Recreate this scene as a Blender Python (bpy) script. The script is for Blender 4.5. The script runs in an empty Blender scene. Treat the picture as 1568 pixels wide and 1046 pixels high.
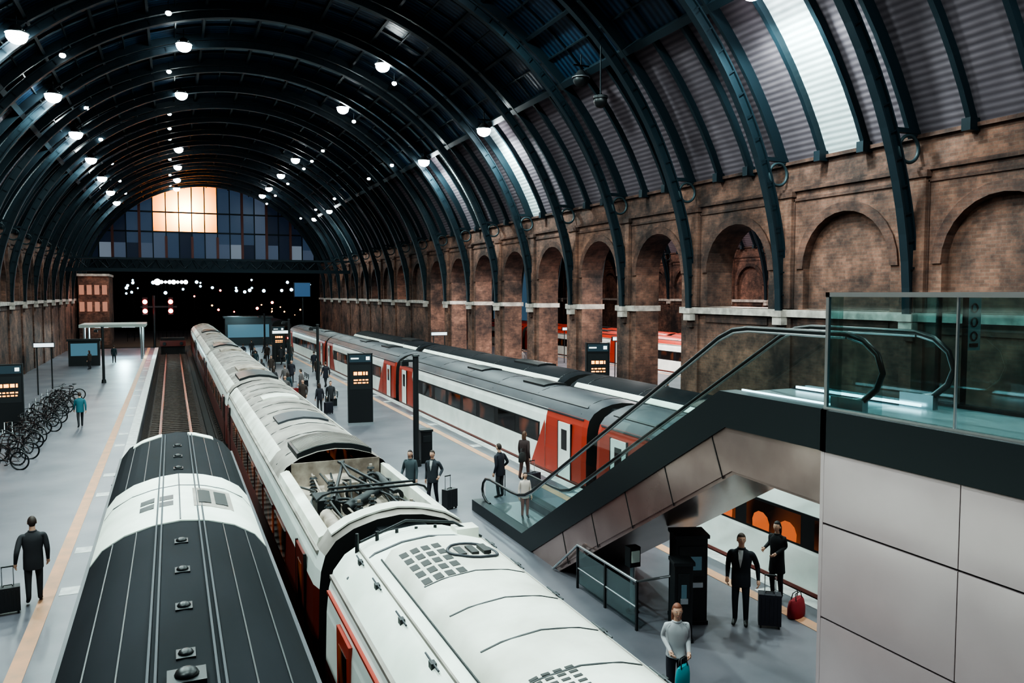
import bpy, bmesh, math, random
from mathutils import Vector, Matrix
random.seed(4)
C=bpy.context
# ------------------------------------------------------------------ materials
MC={}
def mat(name,col,rough=.6,metal=0.,col2=None,scale=2.,emit=None,es=0.,bump=0.,stretch=(1,1,1),detail=4,spec=.5,bscale=None):
    if name in MC: return MC[name]
    m=bpy.data.materials.new(name); m.use_nodes=True; nt=m.node_tree; b=nt.nodes['Principled BSDF']
    b.inputs['Base Color'].default_value=(*col,1); b.inputs['Roughness'].default_value=rough
    b.inputs['Metallic'].default_value=metal; b.inputs['Specular IOR Level'].default_value=spec
    if emit: b.inputs['Emission Color'].default_value=(*emit,1); b.inputs['Emission Strength'].default_value=es
    if col2 or bump:
        tc=nt.nodes.new('ShaderNodeTexCoord'); mp=nt.nodes.new('ShaderNodeMapping'); mp.inputs['Scale'].default_value=stretch
        nt.links.new(tc.outputs['Object'],mp.inputs[0])
        n=nt.nodes.new('ShaderNodeTexNoise'); n.inputs['Scale'].default_value=scale; n.inputs['Detail'].default_value=detail
        nt.links.new(mp.outputs[0],n.inputs['Vector'])
        if col2:
            r=nt.nodes.new('ShaderNodeValToRGB'); r.color_ramp.elements[0].position=.35; r.color_ramp.elements[1].position=.65
            r.color_ramp.elements[0].color=(*col,1); r.color_ramp.elements[1].color=(*col2,1)
            nt.links.new(n.outputs['Fac'],r.inputs[0]); nt.links.new(r.outputs[0],b.inputs['Base Color'])
        if bump:
            n2=n
            if bscale:
                n2=nt.nodes.new('ShaderNodeTexNoise'); n2.inputs['Scale'].default_value=bscale; nt.links.new(mp.outputs[0],n2.inputs['Vector'])
            bp=nt.nodes.new('ShaderNodeBump'); bp.inputs['Strength'].default_value=bump; bp.inputs['Distance'].default_value=.05
            nt.links.new(n2.outputs['Fac'],bp.inputs['Height']); nt.links.new(bp.outputs[0],b.inputs['Normal'])
    MC[name]=m; return m
def litwin(name,base,c,es,scale,lo=.5,hi=.66):
    m=mat(name,base,.07); nt=m.node_tree; b=nt.nodes['Principled BSDF']; L=nt.links.new
    tc=nt.nodes.new('ShaderNodeTexCoord'); n=nt.nodes.new('ShaderNodeTexNoise'); n.inputs['Scale'].default_value=scale; n.inputs['Detail'].default_value=0
    r=nt.nodes.new('ShaderNodeValToRGB'); r.color_ramp.elements[0].position=lo; r.color_ramp.elements[1].position=hi
    r.color_ramp.elements[0].color=(0,0,0,1); r.color_ramp.elements[1].color=(*c,1)
    L(tc.outputs['Object'],n.inputs['Vector']); L(n.outputs['Fac'],r.inputs[0]); L(r.outputs[0],b.inputs['Emission Color']); b.inputs['Emission Strength'].default_value=es
    return m
def brick(name,c1,c2,mortar):
    m=bpy.data.materials.new(name); m.use_nodes=True; nt=m.node_tree; b=nt.nodes['Principled BSDF']; L=nt.links.new
    tc=nt.nodes.new('ShaderNodeTexCoord'); sp=nt.nodes.new('ShaderNodeSeparateXYZ'); cb=nt.nodes.new('ShaderNodeCombineXYZ')
    ad=nt.nodes.new('ShaderNodeMath'); ad.operation='ADD'
    L(tc.outputs['Object'],sp.inputs[0]); L(sp.outputs[0],ad.inputs[0]); L(sp.outputs[1],ad.inputs[1]); L(ad.outputs[0],cb.inputs[0]); L(sp.outputs[2],cb.inputs[1])
    br=nt.nodes.new('ShaderNodeTexBrick'); br.inputs['Scale'].default_value=1; br.inputs['Brick Width'].default_value=.3; br.inputs['Row Height'].default_value=.1
    br.inputs['Mortar Size'].default_value=.008; br.inputs['Color1'].default_value=(*c1,1); br.inputs['Color2'].default_value=(*c2,1); br.inputs['Mortar'].default_value=(*mortar,1)
    L(cb.outputs[0],br.inputs['Vector'])
    col=br.outputs['Color']
    for sc,lo,hi,p0,p1 in ((.32,(.14,.16,.20,1),(1.5,1.22,1.1,1),.36,.68),(1.7,(.5,.5,.54,1),(1.15,1.1,1.05,1),.35,.6)):
        n=nt.nodes.new('ShaderNodeTexNoise'); n.inputs['Scale'].default_value=sc; n.inputs['Detail'].default_value=9; n.inputs['Roughness'].default_value=.68
        L(tc.outputs['Object'],n.inputs['Vector'])
        r=nt.nodes.new('ShaderNodeValToRGB'); r.color_ramp.elements[0].position=p0; r.color_ramp.elements[1].position=p1
        r.color_ramp.elements[0].color=lo; r.color_ramp.elements[1].color=hi
        L(n.outputs['Fac'],r.inputs[0])
        mx=nt.nodes.new('ShaderNodeMix'); mx.data_type='RGBA'; mx.blend_type='MULTIPLY'; mx.inputs[0].default_value=1
        L(col,mx.inputs[6]); L(r.outputs[0],mx.inputs[7]); col=mx.outputs[2]
    L(col,b.inputs['Base Color'])
    bp=nt.nodes.new('ShaderNodeBump'); bp.inputs['Strength'].default_value=.3; bp.inputs['Distance'].default_value=.02
    L(br.outputs['Fac'],bp.inputs['Height']); bp.invert=True; L(bp.outputs[0],b.inputs['Normal'])
    b.inputs['Roughness'].default_value=.85
    return m
def wave(name,c1,c2,scale,axis,rough=.5,metal=0.,spec=.5,bump=.3):
    m=bpy.data.materials.new(name); m.use_nodes=True; nt=m.node_tree; b=nt.nodes['Principled BSDF']; L=nt.links.new
    tc=nt.nodes.new('ShaderNodeTexCoord'); w=nt.nodes.new('ShaderNodeTexWave'); w.bands_direction=axis; w.inputs['Scale'].default_value=scale
    L(tc.outputs['Object'],w.inputs['Vector'])
    n=nt.nodes.new('ShaderNodeTexNoise'); n.inputs['Scale'].default_value=.8; n.inputs['Detail'].default_value=5; L(tc.outputs['Object'],n.inputs['Vector'])
    m1=nt.nodes.new('ShaderNodeMath'); m1.operation='MULTIPLY'; L(w.outputs['Fac'],m1.inputs[0]); L(n.outputs['Fac'],m1.inputs[1])
    r=nt.nodes.new('ShaderNodeValToRGB'); r.color_ramp.elements[0].color=(*c1,1); r.color_ramp.elements[1].color=(*c2,1); r.color_ramp.elements[1].position=.7
    L(m1.outputs[0],r.inputs[0]); L(r.outputs[0],b.inputs['Base Color'])
    bp=nt.nodes.new('ShaderNodeBump'); bp.inputs['Strength'].default_value=bump; bp.inputs['Distance'].default_value=.03; L(w.outputs['Fac'],bp.inputs['Height']); L(bp.outputs[0],b.inputs['Normal'])
    b.inputs['Roughness'].default_value=rough; b.inputs['Metallic'].default_value=metal; b.inputs['Specular IOR Level'].default_value=spec
    return m
def glassmat(name,tint=(.85,.95,.95),fac=.12):
    m=bpy.data.materials.new(name); m.use_nodes=True; nt=m.node_tree; nt.nodes.clear(); L=nt.links.new
    o=nt.nodes.new('ShaderNodeOutputMaterial'); t=nt.nodes.new('ShaderNodeBsdfTransparent'); t.inputs[0].default_value=(*tint,1)
    g=nt.nodes.new('ShaderNodeBsdfGlossy'); g.inputs['Roughness'].default_value=.03
    lw=nt.nodes.new('ShaderNodeLayerWeight'); lw.inputs[0].default_value=.2
    mu=nt.nodes.new('ShaderNodeMath'); mu.operation='ADD'; mu.inputs[1].default_value=fac*.4; mu.use_clamp=True
    mm=nt.nodes.new('ShaderNodeMath'); mm.operation='MULTIPLY'; mm.inputs[1].default_value=.55
    L(lw.outputs['Fresnel'],mm.inputs[0]); L(mm.outputs[0],mu.inputs[0])
    x=nt.nodes.new('ShaderNodeMixShader'); L(mu.outputs[0],x.inputs[0]); L(t.outputs[0],x.inputs[1]); L(g.outputs[0],x.inputs[2]); L(x.outputs[0],o.inputs[0])
    return m
def emat(name,col,s):
    return mat(name,(0.02,0.02,0.02),.5,emit=col,es=s)
def transl(name,col):
    m=bpy.data.materials.new(name); m.use_nodes=True; nt=m.node_tree; nt.nodes.clear(); L=nt.links.new
    o=nt.nodes.new('ShaderNodeOutputMaterial'); t=nt.nodes.new('ShaderNodeBsdfTranslucent'); t.inputs[0].default_value=(*col,1); L(t.outputs[0],o.inputs[0]); return m

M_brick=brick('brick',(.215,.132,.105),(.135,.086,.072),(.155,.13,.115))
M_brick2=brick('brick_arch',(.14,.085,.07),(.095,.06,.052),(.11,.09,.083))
M_stone=mat('stone_band',(.50,.44,.40),.7,col2=(.28,.245,.225),scale=3)
M_iron=mat('painted_iron',(.013,.025,.034),.5,.1,spec=.35)
M_iron2=mat('painted_iron_dark',(.009,.017,.024),.55,.1,spec=.3)
M_iron3=mat('painted_iron_bracket',(.035,.055,.065),.5,.1,spec=.35)
M_sheet=wave('roof_sheeting',(.095,.078,.093),(.18,.148,.168),1.7,'Z',rough=.8,spec=.15)
M_sky=wave('skylight_panel',(.42,.48,.50),(.78,.86,.88),1.7,'Z')
M_rglass=wave('roof_glazing',(.006,.014,.030),(.028,.062,.11),.9,'Y',rough=.35,spec=.35)
M_plat=mat('platform_paving',(.105,.106,.125),.40,col2=(.17,.163,.185),scale=.5,detail=9)
M_edge=mat('platform_edge_white',(.62,.62,.6),.6,col2=(.42,.42,.42),scale=4)
M_orange=mat('orange_line',(.58,.30,.18),.6,col2=(.44,.26,.17),scale=2)
M_ballast=mat('ballast',(.035,.028,.028),.95,col2=(.085,.065,.06),scale=9,detail=8,bump=.8)
M_sleeper=mat('sleeper',(.07,.052,.047),.9,col2=(.11,.085,.075),scale=6)
M_rail=mat('rail_steel',(.16,.12,.11),.35,.8)
M_darkcon=mat('dark_concrete',(.03,.026,.026),.9)
M_void=mat('dark_backdrop',(.008,.01,.012),.95,spec=.1)
M_black=mat('black_plastic',(.010,.011,.013),.4)
M_dark=mat('dark_metal',(.024,.027,.03),.45,.3)
M_fascia=mat('dark_fascia',(.016,.022,.026),.4,.2)
M_panel=mat('pink_steel_panel',(.52,.42,.43),.28,.35,col2=(.58,.475,.485),scale=.8,bump=.15,bscale=.9)
M_bronze=mat('bronze_cladding',(.30,.215,.205),.22,.7,col2=(.38,.285,.27),scale=1.2)
M_steel=mat('brushed_steel',(.5,.53,.55),.3,.9)
M_rubber=mat('rubber',(.010,.012,.014),.35)
M_glass=glassmat('clear_glass',(.66,.80,.80),.18)
M_white=mat('train_white',(.86,.90,.86),.35,col2=(.74,.79,.75),scale=1.2,detail=6)
M_white2=mat('train_roof_white',(.90,.95,.86),.45,col2=(.74,.80,.71),scale=1.2,detail=9)
M_beige=mat('train_roof_beige',(.17,.145,.13),.65,col2=(.38,.345,.31),scale=.9,detail=9)
M_cream=mat('train_roof_cream',(.58,.57,.50),.55,col2=(.82,.83,.75),scale=1.1,detail=9)
M_dirty=mat('dirty_roof_well',(.20,.155,.13),.7,col2=(.50,.43,.37),scale=2.5,detail=9)
M_red=mat('train_red',(.40,.048,.028),.4)
M_maroon=mat('train_maroon',(.15,.024,.018),.35)
M_slate=mat('train_roof_slate',(.007,.009,.012),.75,col2=(.014,.016,.021),scale=1,detail=8,stretch=(1,.3,1),spec=.15)
M_slate2=mat('train_roof_slate_seam',(.05,.055,.065),.6,spec=.3)
M_grey=mat('train_roof_grey',(.045,.048,.058),.5,.0,col2=(.085,.088,.098),scale=1.2,stretch=(1,.3,1),spec=.35)
M_navy=mat('train_navy',(.012,.014,.026),.35)
M_skirt=mat('train_underframe',(.014,.013,.013),.7)
M_win=litwin('train_window',(.012,.009,.008),(.5,.13,.04),.22,1.5,.5,.75)
M_winw=litwin('train_window_lit',(.02,.01,.008),(.8,.22,.07),.22,.8,.35,.7)
M_seat=mat('seat_orange',(.5,.10,.03),.7,emit=(.9,.20,.05),es=.32)  # seat shapes glow faintly in place of light inside the coach
M_grille=mat('grille',(.03,.03,.03),.6)
M_skin=mat('skin',(.55,.33,.24),.55)
M_lamp=emat('lamp_lens',(.9,1,1),70)
M_lamps=emat('lamp_lens_small',(.9,1,1),30)
M_led=emat('led_orange',(1,.33,.04),5)
M_redl=emat('red_signal',(1,.03,.02),40)
M_bluel=emat('cool_light',(.5,.8,1),8)
M_pane=transl('gable_glass_warm',(.95,.42,.13))
M_pdark=mat('gable_glass_dark',(.008,.012,.022),.3,emit=(.08,.12,.22),es=.12,spec=.2)  # gable panes here and below glow weakly, standing in for dusk sky
M_pblue=mat('gable_glass_blue',(.015,.025,.04),.3,emit=(.12,.19,.32),es=.24,spec=.2)
M_pblue2=mat('gable_glass_slate',(.015,.025,.04),.3,emit=(.17,.22,.32),es=.34,spec=.2)
M_plight=mat('gable_glass_pale',(.05,.05,.05),.3,emit=(.28,.34,.42),es=.45,spec=.2)
# ------------------------------------------------------------------ mesh builder
class MB:
    def __init__(s): s.v=[];s.f=[];s.m=[];s.mats=[];s.sm=[];s.M=Matrix()
    def add(s,vs,fs,mt,smooth=False):
        o=len(s.v); s.v+=[tuple(s.M@Vector(p)) for p in vs]
        if mt not in s.mats: s.mats.append(mt)
        i=s.mats.index(mt)
        for f in fs: s.f.append([o+k for k in f]); s.m.append(i); s.sm.append(smooth)
    def box(s,x0,x1,y0,y1,z0,z1,mt):
        s.add([(x0,y0,z0),(x1,y0,z0),(x1,y1,z0),(x0,y1,z0),(x0,y0,z1),(x1,y0,z1),(x1,y1,z1),(x0,y1,z1)],
              [(0,3,2,1),(4,5,6,7),(0,1,5,4),(1,2,6,5),(2,3,7,6),(3,0,4,7)],mt)
    def quad(s,a,b,c,d,mt): s.add([a,b,c,d],[(0,1,2,3)],mt)
    def prismX(s,poly,x0,x1,mt):
        n=len(poly); vs=[(x0,p[0],p[1]) for p in poly]+[(x1,p[0],p[1]) for p in poly]
        s.add(vs,[list(range(n)),list(range(2*n-1,n-1,-1))]+[(i,(i+1)%n,n+(i+1)%n,n+i) for i in range(n)],mt)
    def prismY(s,poly,y0,y1,mt,smooth=False):
        n=len(poly); vs=[(p[0],y0,p[1]) for p in poly]+[(p[0],y1,p[1]) for p in poly]
        s.add(vs,[(i,(i+1)%n,n+(i+1)%n,n+i) for i in range(n)],mt,smooth)
        s.add(vs,[list(range(n)),list(range(2*n-1,n-1,-1))],mt)
    def cyl(s,p0,p1,r0,r1,mt,n=10,smooth=True): s.tube([p0,p1],[r0,r1],mt,n,smooth=smooth)
    def tube(s,pts,r,mt,n=8,closed=False,smooth=True):
        P=[Vector(p) for p in pts]; k=len(P)
        R=r if isinstance(r,(list,tuple)) else [r]*k
        vs=[];up=None
        for i in range(k):
            if closed: t=(P[(i+1)%k]-P[i-1])
            else: t=(P[min(i+1,k-1)]-P[max(i-1,0)])
            t.normalize()
            if up is None:
                up=Vector((0,0,1)) if abs(t.z)<.9 else Vector((1,0,0))
            a=t.cross(up)
            if a.length<1e-4: a=t.orthogonal()
            a.normalize(); b=a.cross(t).normalized(); up=b
            for j in range(n):
                q=2*math.pi*j/n; vs.append(tuple(P[i]+R[i]*(a*math.cos(q)+b*math.sin(q))))
        fs=[]
        for i in range(k if closed else k-1):
            i2=(i+1)%k
            for j in range(n): fs.append((i*n+j,i*n+(j+1)%n,i2*n+(j+1)%n,i2*n+j))
        s.add(vs,fs,mt,smooth)
        if not closed: s.add(vs[:n]+vs[-n:],[list(range(n)),list(range(2*n-1,n-1,-1))],mt)
    def ball(s,c,r,mt,nu=12,nv=8,fn=None):
        if not isinstance(r,(tuple,list)): r=(r,r,r)
        vs=[]
        for i in range(nv+1):
            th=math.pi*i/nv
            for j in range(nu):
                q=2*math.pi*j/nu; d=Vector((math.sin(th)*math.cos(q),math.sin(th)*math.sin(q),math.cos(th)))
                p=Vector((d.x*r[0],d.y*r[1],d.z*r[2]))
                if fn: p=fn(d,p)
                vs.append(tuple(Vector(c)+p))
        fs=[(i*nu+j,(i+1)*nu+j,(i+1)*nu+(j+1)%nu,i*nu+(j+1)%nu) for i in range(nv) for j in range(nu)]
        s.add(vs,fs,mt,True)
    def ring(s,c,R,r,mt,axis='x',n=24,m=6):
        pts=[]
        for i in range(n):
            q=2*math.pi*i/n; a,b=R*math.cos(q),R*math.sin(q)
            pts.append({'x':(c[0],c[1]+a,c[2]+b),'y':(c[0]+a,c[1],c[2]+b),'z':(c[0]+a,c[1]+b,c[2])}[axis])
        s.tube(pts,r,mt,m,closed=True)
    def loft(s,rings,mt,n=16,cap=True):
        vs=[]
        for (cx,cy,z,rx,ry) in rings:
            for j in range(n):
                q=2*math.pi*j/n; vs.append((cx+rx*math.cos(q),cy+ry*math.sin(q),z))
        k=len(rings)
        s.add(vs,[(i*n+j,i*n+(j+1)%n,(i+1)*n+(j+1)%n,(i+1)*n+j) for i in range(k-1) for j in range(n)],mt,True)
        if cap: s.add(vs,[list(range(n))[::-1],[ (k-1)*n+j for j in range(n)]],mt)
    def build(s,name,parent=None,bevel=0,loc=None,rot=0,weld=False):
        me=bpy.data.meshes.new(name); me.from_pydata(s.v,[],s.f); me.update()
        for m in s.mats: me.materials.append(m)
        me.polygons.foreach_set('material_index',s.m); me.polygons.foreach_set('use_smooth',s.sm)
        if weld:
            bm=bmesh.new(); bm.from_mesh(me)
            vs=list({v for f in bm.faces if f.smooth and len(f.verts)==4 for v in f.verts})
            bmesh.ops.remove_doubles(bm,verts=vs,dist=.0004)
            bmesh.ops.recalc_face_normals(bm,faces=bm.faces)
            bm.to_mesh(me); bm.free()
        o=bpy.data.objects.new(name,me); C.collection.objects.link(o)
        if parent: o.parent=parent
        if loc: o.location=loc
        o.rotation_euler[2]=rot
        if bevel:
            b=o.modifiers.new('b','BEVEL'); b.width=bevel; b.segments=2; b.limit_method='ANGLE'
        return o
def empty(name,loc=(0,0,0)):
    e=bpy.data.objects.new(name,None); e.location=loc; C.collection.objects.link(e); return e

# ------------------------------------------------------------------ hall dimensions
SP=5.62; RY=[17.7+SP*k for k in range(-4,19)]
XR,XL,CX=21.0,-11.0,5.0
YEND=124.5
ZS,ZA,AH=7.3,9.2,1.9
TOP=11.2
def wall_bay(mb,y0,y1,xf,sg,kind,th=1.3,back=True):
    ym=(y0+y1)/2; N=14
    arc=[(ym+AH*math.cos(math.pi*i/N),ZS+AH*math.sin(math.pi*i/N)) for i in range(N+1)]
    xs=[xf]+([xf+sg*th] if back else [])
    zb=0 if kind=='open' else 5.85
    for x in xs:
        mb.quad((x,y0,-1),(x,ym-AH,-1),(x,ym-AH,TOP),(x,y0,TOP),M_brick)
        mb.quad((x,ym+AH,-1),(x,y1,-1),(x,y1,TOP),(x,ym+AH,TOP),M_brick)
        for a,b in zip(arc[:-1],arc[1:]):
            mb.quad((x,a[0],a[1]),(x,b[0],b[1]),(x,b[0],TOP),(x,a[0],TOP),M_brick)
        mb.quad((x,ym-AH,-1),(x,ym+AH,-1),(x,ym+AH,zb),(x,ym-AH,zb),M_brick)
    d=th if kind!='blind' else .28
    x1=xf+sg*d
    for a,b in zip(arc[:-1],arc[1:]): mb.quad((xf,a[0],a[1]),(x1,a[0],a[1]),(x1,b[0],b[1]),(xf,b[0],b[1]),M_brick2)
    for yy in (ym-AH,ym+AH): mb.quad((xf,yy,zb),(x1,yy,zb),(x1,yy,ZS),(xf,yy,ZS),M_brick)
    mb.quad((xf,ym-AH,zb),(xf,ym+AH,zb),(x1,ym+AH,zb),(x1,ym-AH,zb),M_plat if kind=='open' else M_stone)
    if kind=='blind':
        mb.quad((x1,ym-AH,zb),(x1,ym+AH,zb),(x1,ym+AH,ZA),(x1,ym-AH,ZA),M_brick)
    pr=.07; R2=AH+.32
    for i in range(N):
        q0,q1=math.pi*i/N,math.pi*(i+1)/N
        pts=[]
        for q in (q0,q1):
            for R in (AH,R2): pts.append((ym+R*math.cos(q),ZS+R*math.sin(q)))
        a,b,c,e=pts; X=xf-sg*pr
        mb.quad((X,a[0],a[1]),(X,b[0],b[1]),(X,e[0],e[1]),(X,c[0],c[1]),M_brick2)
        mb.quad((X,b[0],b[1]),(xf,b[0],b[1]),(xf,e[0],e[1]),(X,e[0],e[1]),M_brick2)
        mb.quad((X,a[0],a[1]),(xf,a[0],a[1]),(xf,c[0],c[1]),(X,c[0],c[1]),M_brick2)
    def bx(ya,yb,za,zb2,p,mt,inn=.05):
        xa,xb=sorted((xf-sg*p,xf+sg*inn)); mb.box(xa,xb,ya,yb,za,zb2,mt)
    bx(y0-.42,y0+.42,5.85,9.9,.16,M_brick); bx(y0-.42,y0+.42,-.95,5.5,.10,M_brick)
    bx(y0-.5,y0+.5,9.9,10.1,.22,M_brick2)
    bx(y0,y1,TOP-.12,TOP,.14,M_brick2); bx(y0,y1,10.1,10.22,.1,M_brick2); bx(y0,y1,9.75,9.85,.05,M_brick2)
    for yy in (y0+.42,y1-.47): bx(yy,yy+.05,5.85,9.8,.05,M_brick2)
    if kind=='open':
        bx(y0-.92,y0+.92,5.55,5.82,.12,M_stone,inn=th+.12 if back else .05)
    else:
        bx(y0-.01,y1+.01,5.55,5.82,.15,M_stone)
        bx(y0+.9,y1-.9,5.2,5.55,.05,M_brick2)
    bx(y0-.24,y0+.24,5.25,5.55,.38,M_stone); bx(y0-.18,y0+.18,4.95,5.25,.22,M_brick2); bx(y0-.26,y0+.26,5.55,5.78,.42,M_stone)

def kind_right(ym):
    if ym<23: return 'blind'
    if ym<29: return 'window'
    if ym<66: return 'open'
    return 'window' if int(ym/SP)%2 else 'blind'
mb=MB()
for a,b in zip(RY[:-1],RY[1:]): wall_bay(mb,a,b,XR,1,kind_right((a+b)/2))
wall_bay(mb,RY[-1],RY[-1]+SP,XR,1,'blind')
mb.build('wall_right')
mb=MB()
for a,b in zip(RY[:-1],RY[1:]): wall_bay(mb,a,b,XL,-1,'blind')
wall_bay(mb,RY[-1],RY[-1]+SP,XL,-1,'blind')
mb.build('wall_left')
mb=MB()
for a,b in zip(RY[:-1],RY[1:]): wall_bay(mb,a,b,54.3,1,'window' if (a<60) else 'blind',back=False)
mb.box(56.5,56.7,-5,YEND,-1,12,M_darkcon)
mb.build('wall_far_hall')

# --- roof
def roof(cx,name,lit):
    R=17.25; zc=22-R
    def P(ph,y,dr=0): return (cx+(R+dr)*math.cos(math.radians(ph)),y,zc+(R+dr)*math.sin(math.radians(ph)))
    mb=MB()
    ylist=RY+[YEND]
    def strip(p0,p1,n,y0,y1,m):
        for i in range(n):
            a=p0+(p1-p0)*i/n; b=p0+(p1-p0)*(i+1)/n
            mb.quad(P(a,y0),P(a,y1),P(b,y1),P(b,y0),m)
    for bi,(y0,y1) in enumerate(zip(ylist[:-1],ylist[1:])):
        for s3 in range(3):
            ya=y0+(y1-y0)*s3/3; yb=y0+(y1-y0)*(s3+1)/3
            for side,(p0,p1) in enumerate(((22,43),(158,137))):
                m=M_sky if (side,bi,s3) in lit else M_sheet
                strip(p0,p1,6,ya,yb,m)
        strip(43,137,26,y0,y1,M_rglass)
    o=mb.build('ceiling_'+name)
    mb=MB()
    def beam_y(ph,w,d,m):
        t=math.radians(ph); n=Vector((math.cos(t),0,math.sin(t))); u=Vector((-math.sin(t),0,math.cos(t)))
        c=Vector(P(ph,0)); vs=[]
        for y in (RY[0],YEND):
            for a,b in ((-w/2,0),(w/2,0),(w/2,-d),(-w/2,-d)):
                p=c+u*a+n*b; vs.append((p.x,y,p.z))
        mb.add(vs,[(0,1,2,3),(7,6,5,4),(0,4,5,1),(1,5,6,2),(2,6,7,3),(3,7,4,0)],m)
    for ph in (43,137): beam_y(ph,.3,.4,M_iron)
    for ph in (52,61,70,80,90,100,110,119,128): beam_y(ph,.14,.3,M_iron2)
    for ph in (47.5,56.5,65.5,75,85,95,105,114.5,123.5,132.5): beam_y(ph,.07,.12,M_iron)
    def rafter(y,w,d,p0,p1,m,n):
        for i in range(n):
            a=p0+(p1-p0)*i/n; b=p0+(p1-p0)*(i+1)/n
            vs=[P(a,y-w/2),P(a,y+w/2),P(a,y+w/2,-d),P(a,y-w/2,-d),P(b,y-w/2),P(b,y+w/2),P(b,y+w/2,-d),P(b,y-w/2,-d)]
            mb.add(vs,[(0,4,5,1),(1,5,6,2),(2,6,7,3),(3,7,4,0)],m)
    for y0,y1 in zip(ylist[:-1],ylist[1:]):
        for s3 in (1,2):
            ya=y0+(y1-y0)*s3/3
            rafter(ya,.16,.26,22,43,M_iron,6); rafter(ya,.16,.26,158,137,M_iron,6); rafter(ya,.06,.12,43,137,M_iron2,24)
            for ph in (22.3,157.7):
                p=P(ph,ya,-.2); mb.box(p[0]-.2,p[0]+.2,ya-.14,ya+.14,p[2]-.25,p[2]+.1,M_iron)
        rafter(y0,.14,.4,22,158,M_iron,36)
    mb.build('trim_roof_purlins_'+name)
    rb=MB(); zc2=5.5
    def seg(r0,r1,w,p0,p1,n,m):
        for i in range(n):
            a=math.radians(p0+(p1-p0)*i/n); b=math.radians(p0+(p1-p0)*(i+1)/n)
            f=lambda r,t,y:(cx+r*math.cos(t),y,zc2+r*math.sin(t))
            vs=[f(r0,a,-w/2),f(r0,a,w/2),f(r1,a,w/2),f(r1,a,-w/2),f(r0,b,-w/2),f(r0,b,w/2),f(r1,b,w/2),f(r1,b,-w/2)]
            rb.add(vs,[(0,4,5,1),(1,5,6,2),(2,6,7,3),(3,7,4,0)],m)
    seg(15.72,16.0,.09,1,179,60,M_iron); seg(15.65,15.72,.28,1,179,60,M_iron); seg(16.0,16.06,.28,1,179,60,M_iron)
    for ph in range(3,178,3): seg(15.72,16.0,.24,ph,ph+.2,1,M_iron2)
    for sg in (1,-1):
        X=cx+sg*15.53
        rb.ring((X,-.05,10.75),.40,.055,M_iron3,'y',24,8)
        a,b=sorted((cx+sg*14.95,cx+sg*16.0)); rb.box(a,b,-.08,.08,11.22,11.36,M_iron)
        rb.tube([(cx+sg*15.25,0,10.35),(cx+sg*15.55,0,9.7),(cx+sg*15.82,0,8.6),(cx+sg*15.84,0,6.0)],.05,M_iron,6)
    me=None
    par=empty('iron_arch_ribs_'+name)
    for i,y in enumerate(RY[2:]):
        if me is None:
            o=rb.build('rib',par,loc=(0,y,0)); me=o.data
        else:
            o=bpy.data.objects.new('rib',me); C.collection.objects.link(o); o.parent=par; o.location=(0,y,0)
lit={(0,4,1),(0,8,2),(0,10,1),(0,18,1)}|{(1,k,1) for k in (8,10,12,14,16,18)}
roof(CX,'main_hall',lit)
roof(CX+33.3,'second_hall',{(1,8,1),(1,12,1)})

# ------------------------------------------------------------------ ground, platforms, tracks
mb=MB(); mb.box(-14,60,-12,180,-1.3,-1.0,M_ballast); mb.build('ground')
def platform(name,x0,x1,y0,y1,edges):
    mb=MB(); mb.box(x0,x1,y0,y1,-1.0,0,M_plat)
    for e in edges:
        s=1 if e==x0 else -1
        a,b=sorted((e-s*.06,e+s*.32)); mb.box(a,b,y0,y1,-.14,.012,M_edge)
        a,b=sorted((e+s*.82,e+s*1.1)); mb.box(a,b,y0,y1,-.05,.008,M_orange)
        for k in range(int((min(y1,90)-y0)/3)):
            a,b=sorted((e+s*.36,e+s*.75)); 
            if k%3!=1: mb.box(a,b,y0+1+3*k,y0+1.5+3*k,-.05,.006,M_edge)
    mb.build(name)
platform('platform_left',XL+.02,-1.6,-6,104,[-1.6])
platform('platform_centre',4.98,12.22,-6,110,[12.22])
platform('platform_right',18.72,XR-.02,-6,110,[])
platform('platform_second_hall',XR+1.32,37.2,-6,110,[37.2])
platform('platform_far',44.2,54.2,-6,110,[44.2])
def track(x,y0,y1):
    mb=MB()
    y=y0
    while y<y1:
        mb.box(x-1.25,x+1.25,y,y+.26,-1.05,-.93,M_sleeper); y+=.68
    for s in (-.75,.75):
        mb.box(x+s-.07,x+s+.07,y0,y1,-.94,-.91,M_rail); mb.box(x+s-.02,x+s+.02,y0,y1,-.92,-.80,M_rail); mb.box(x+s-.036,x+s+.036,y0,y1,-.82,-.78,M_rail)
    mb.build('railway_track')
track(.05,-8,105)
for x in (3.38,13.72,17.15): track(x,-8,122)
for x in (38.8,42.4): track(x,0,110)
mb=MB(); mb.box(1.55,1.85,22,110,-1.0,-.72,M_darkcon); mb.build('cable_trough')

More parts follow.
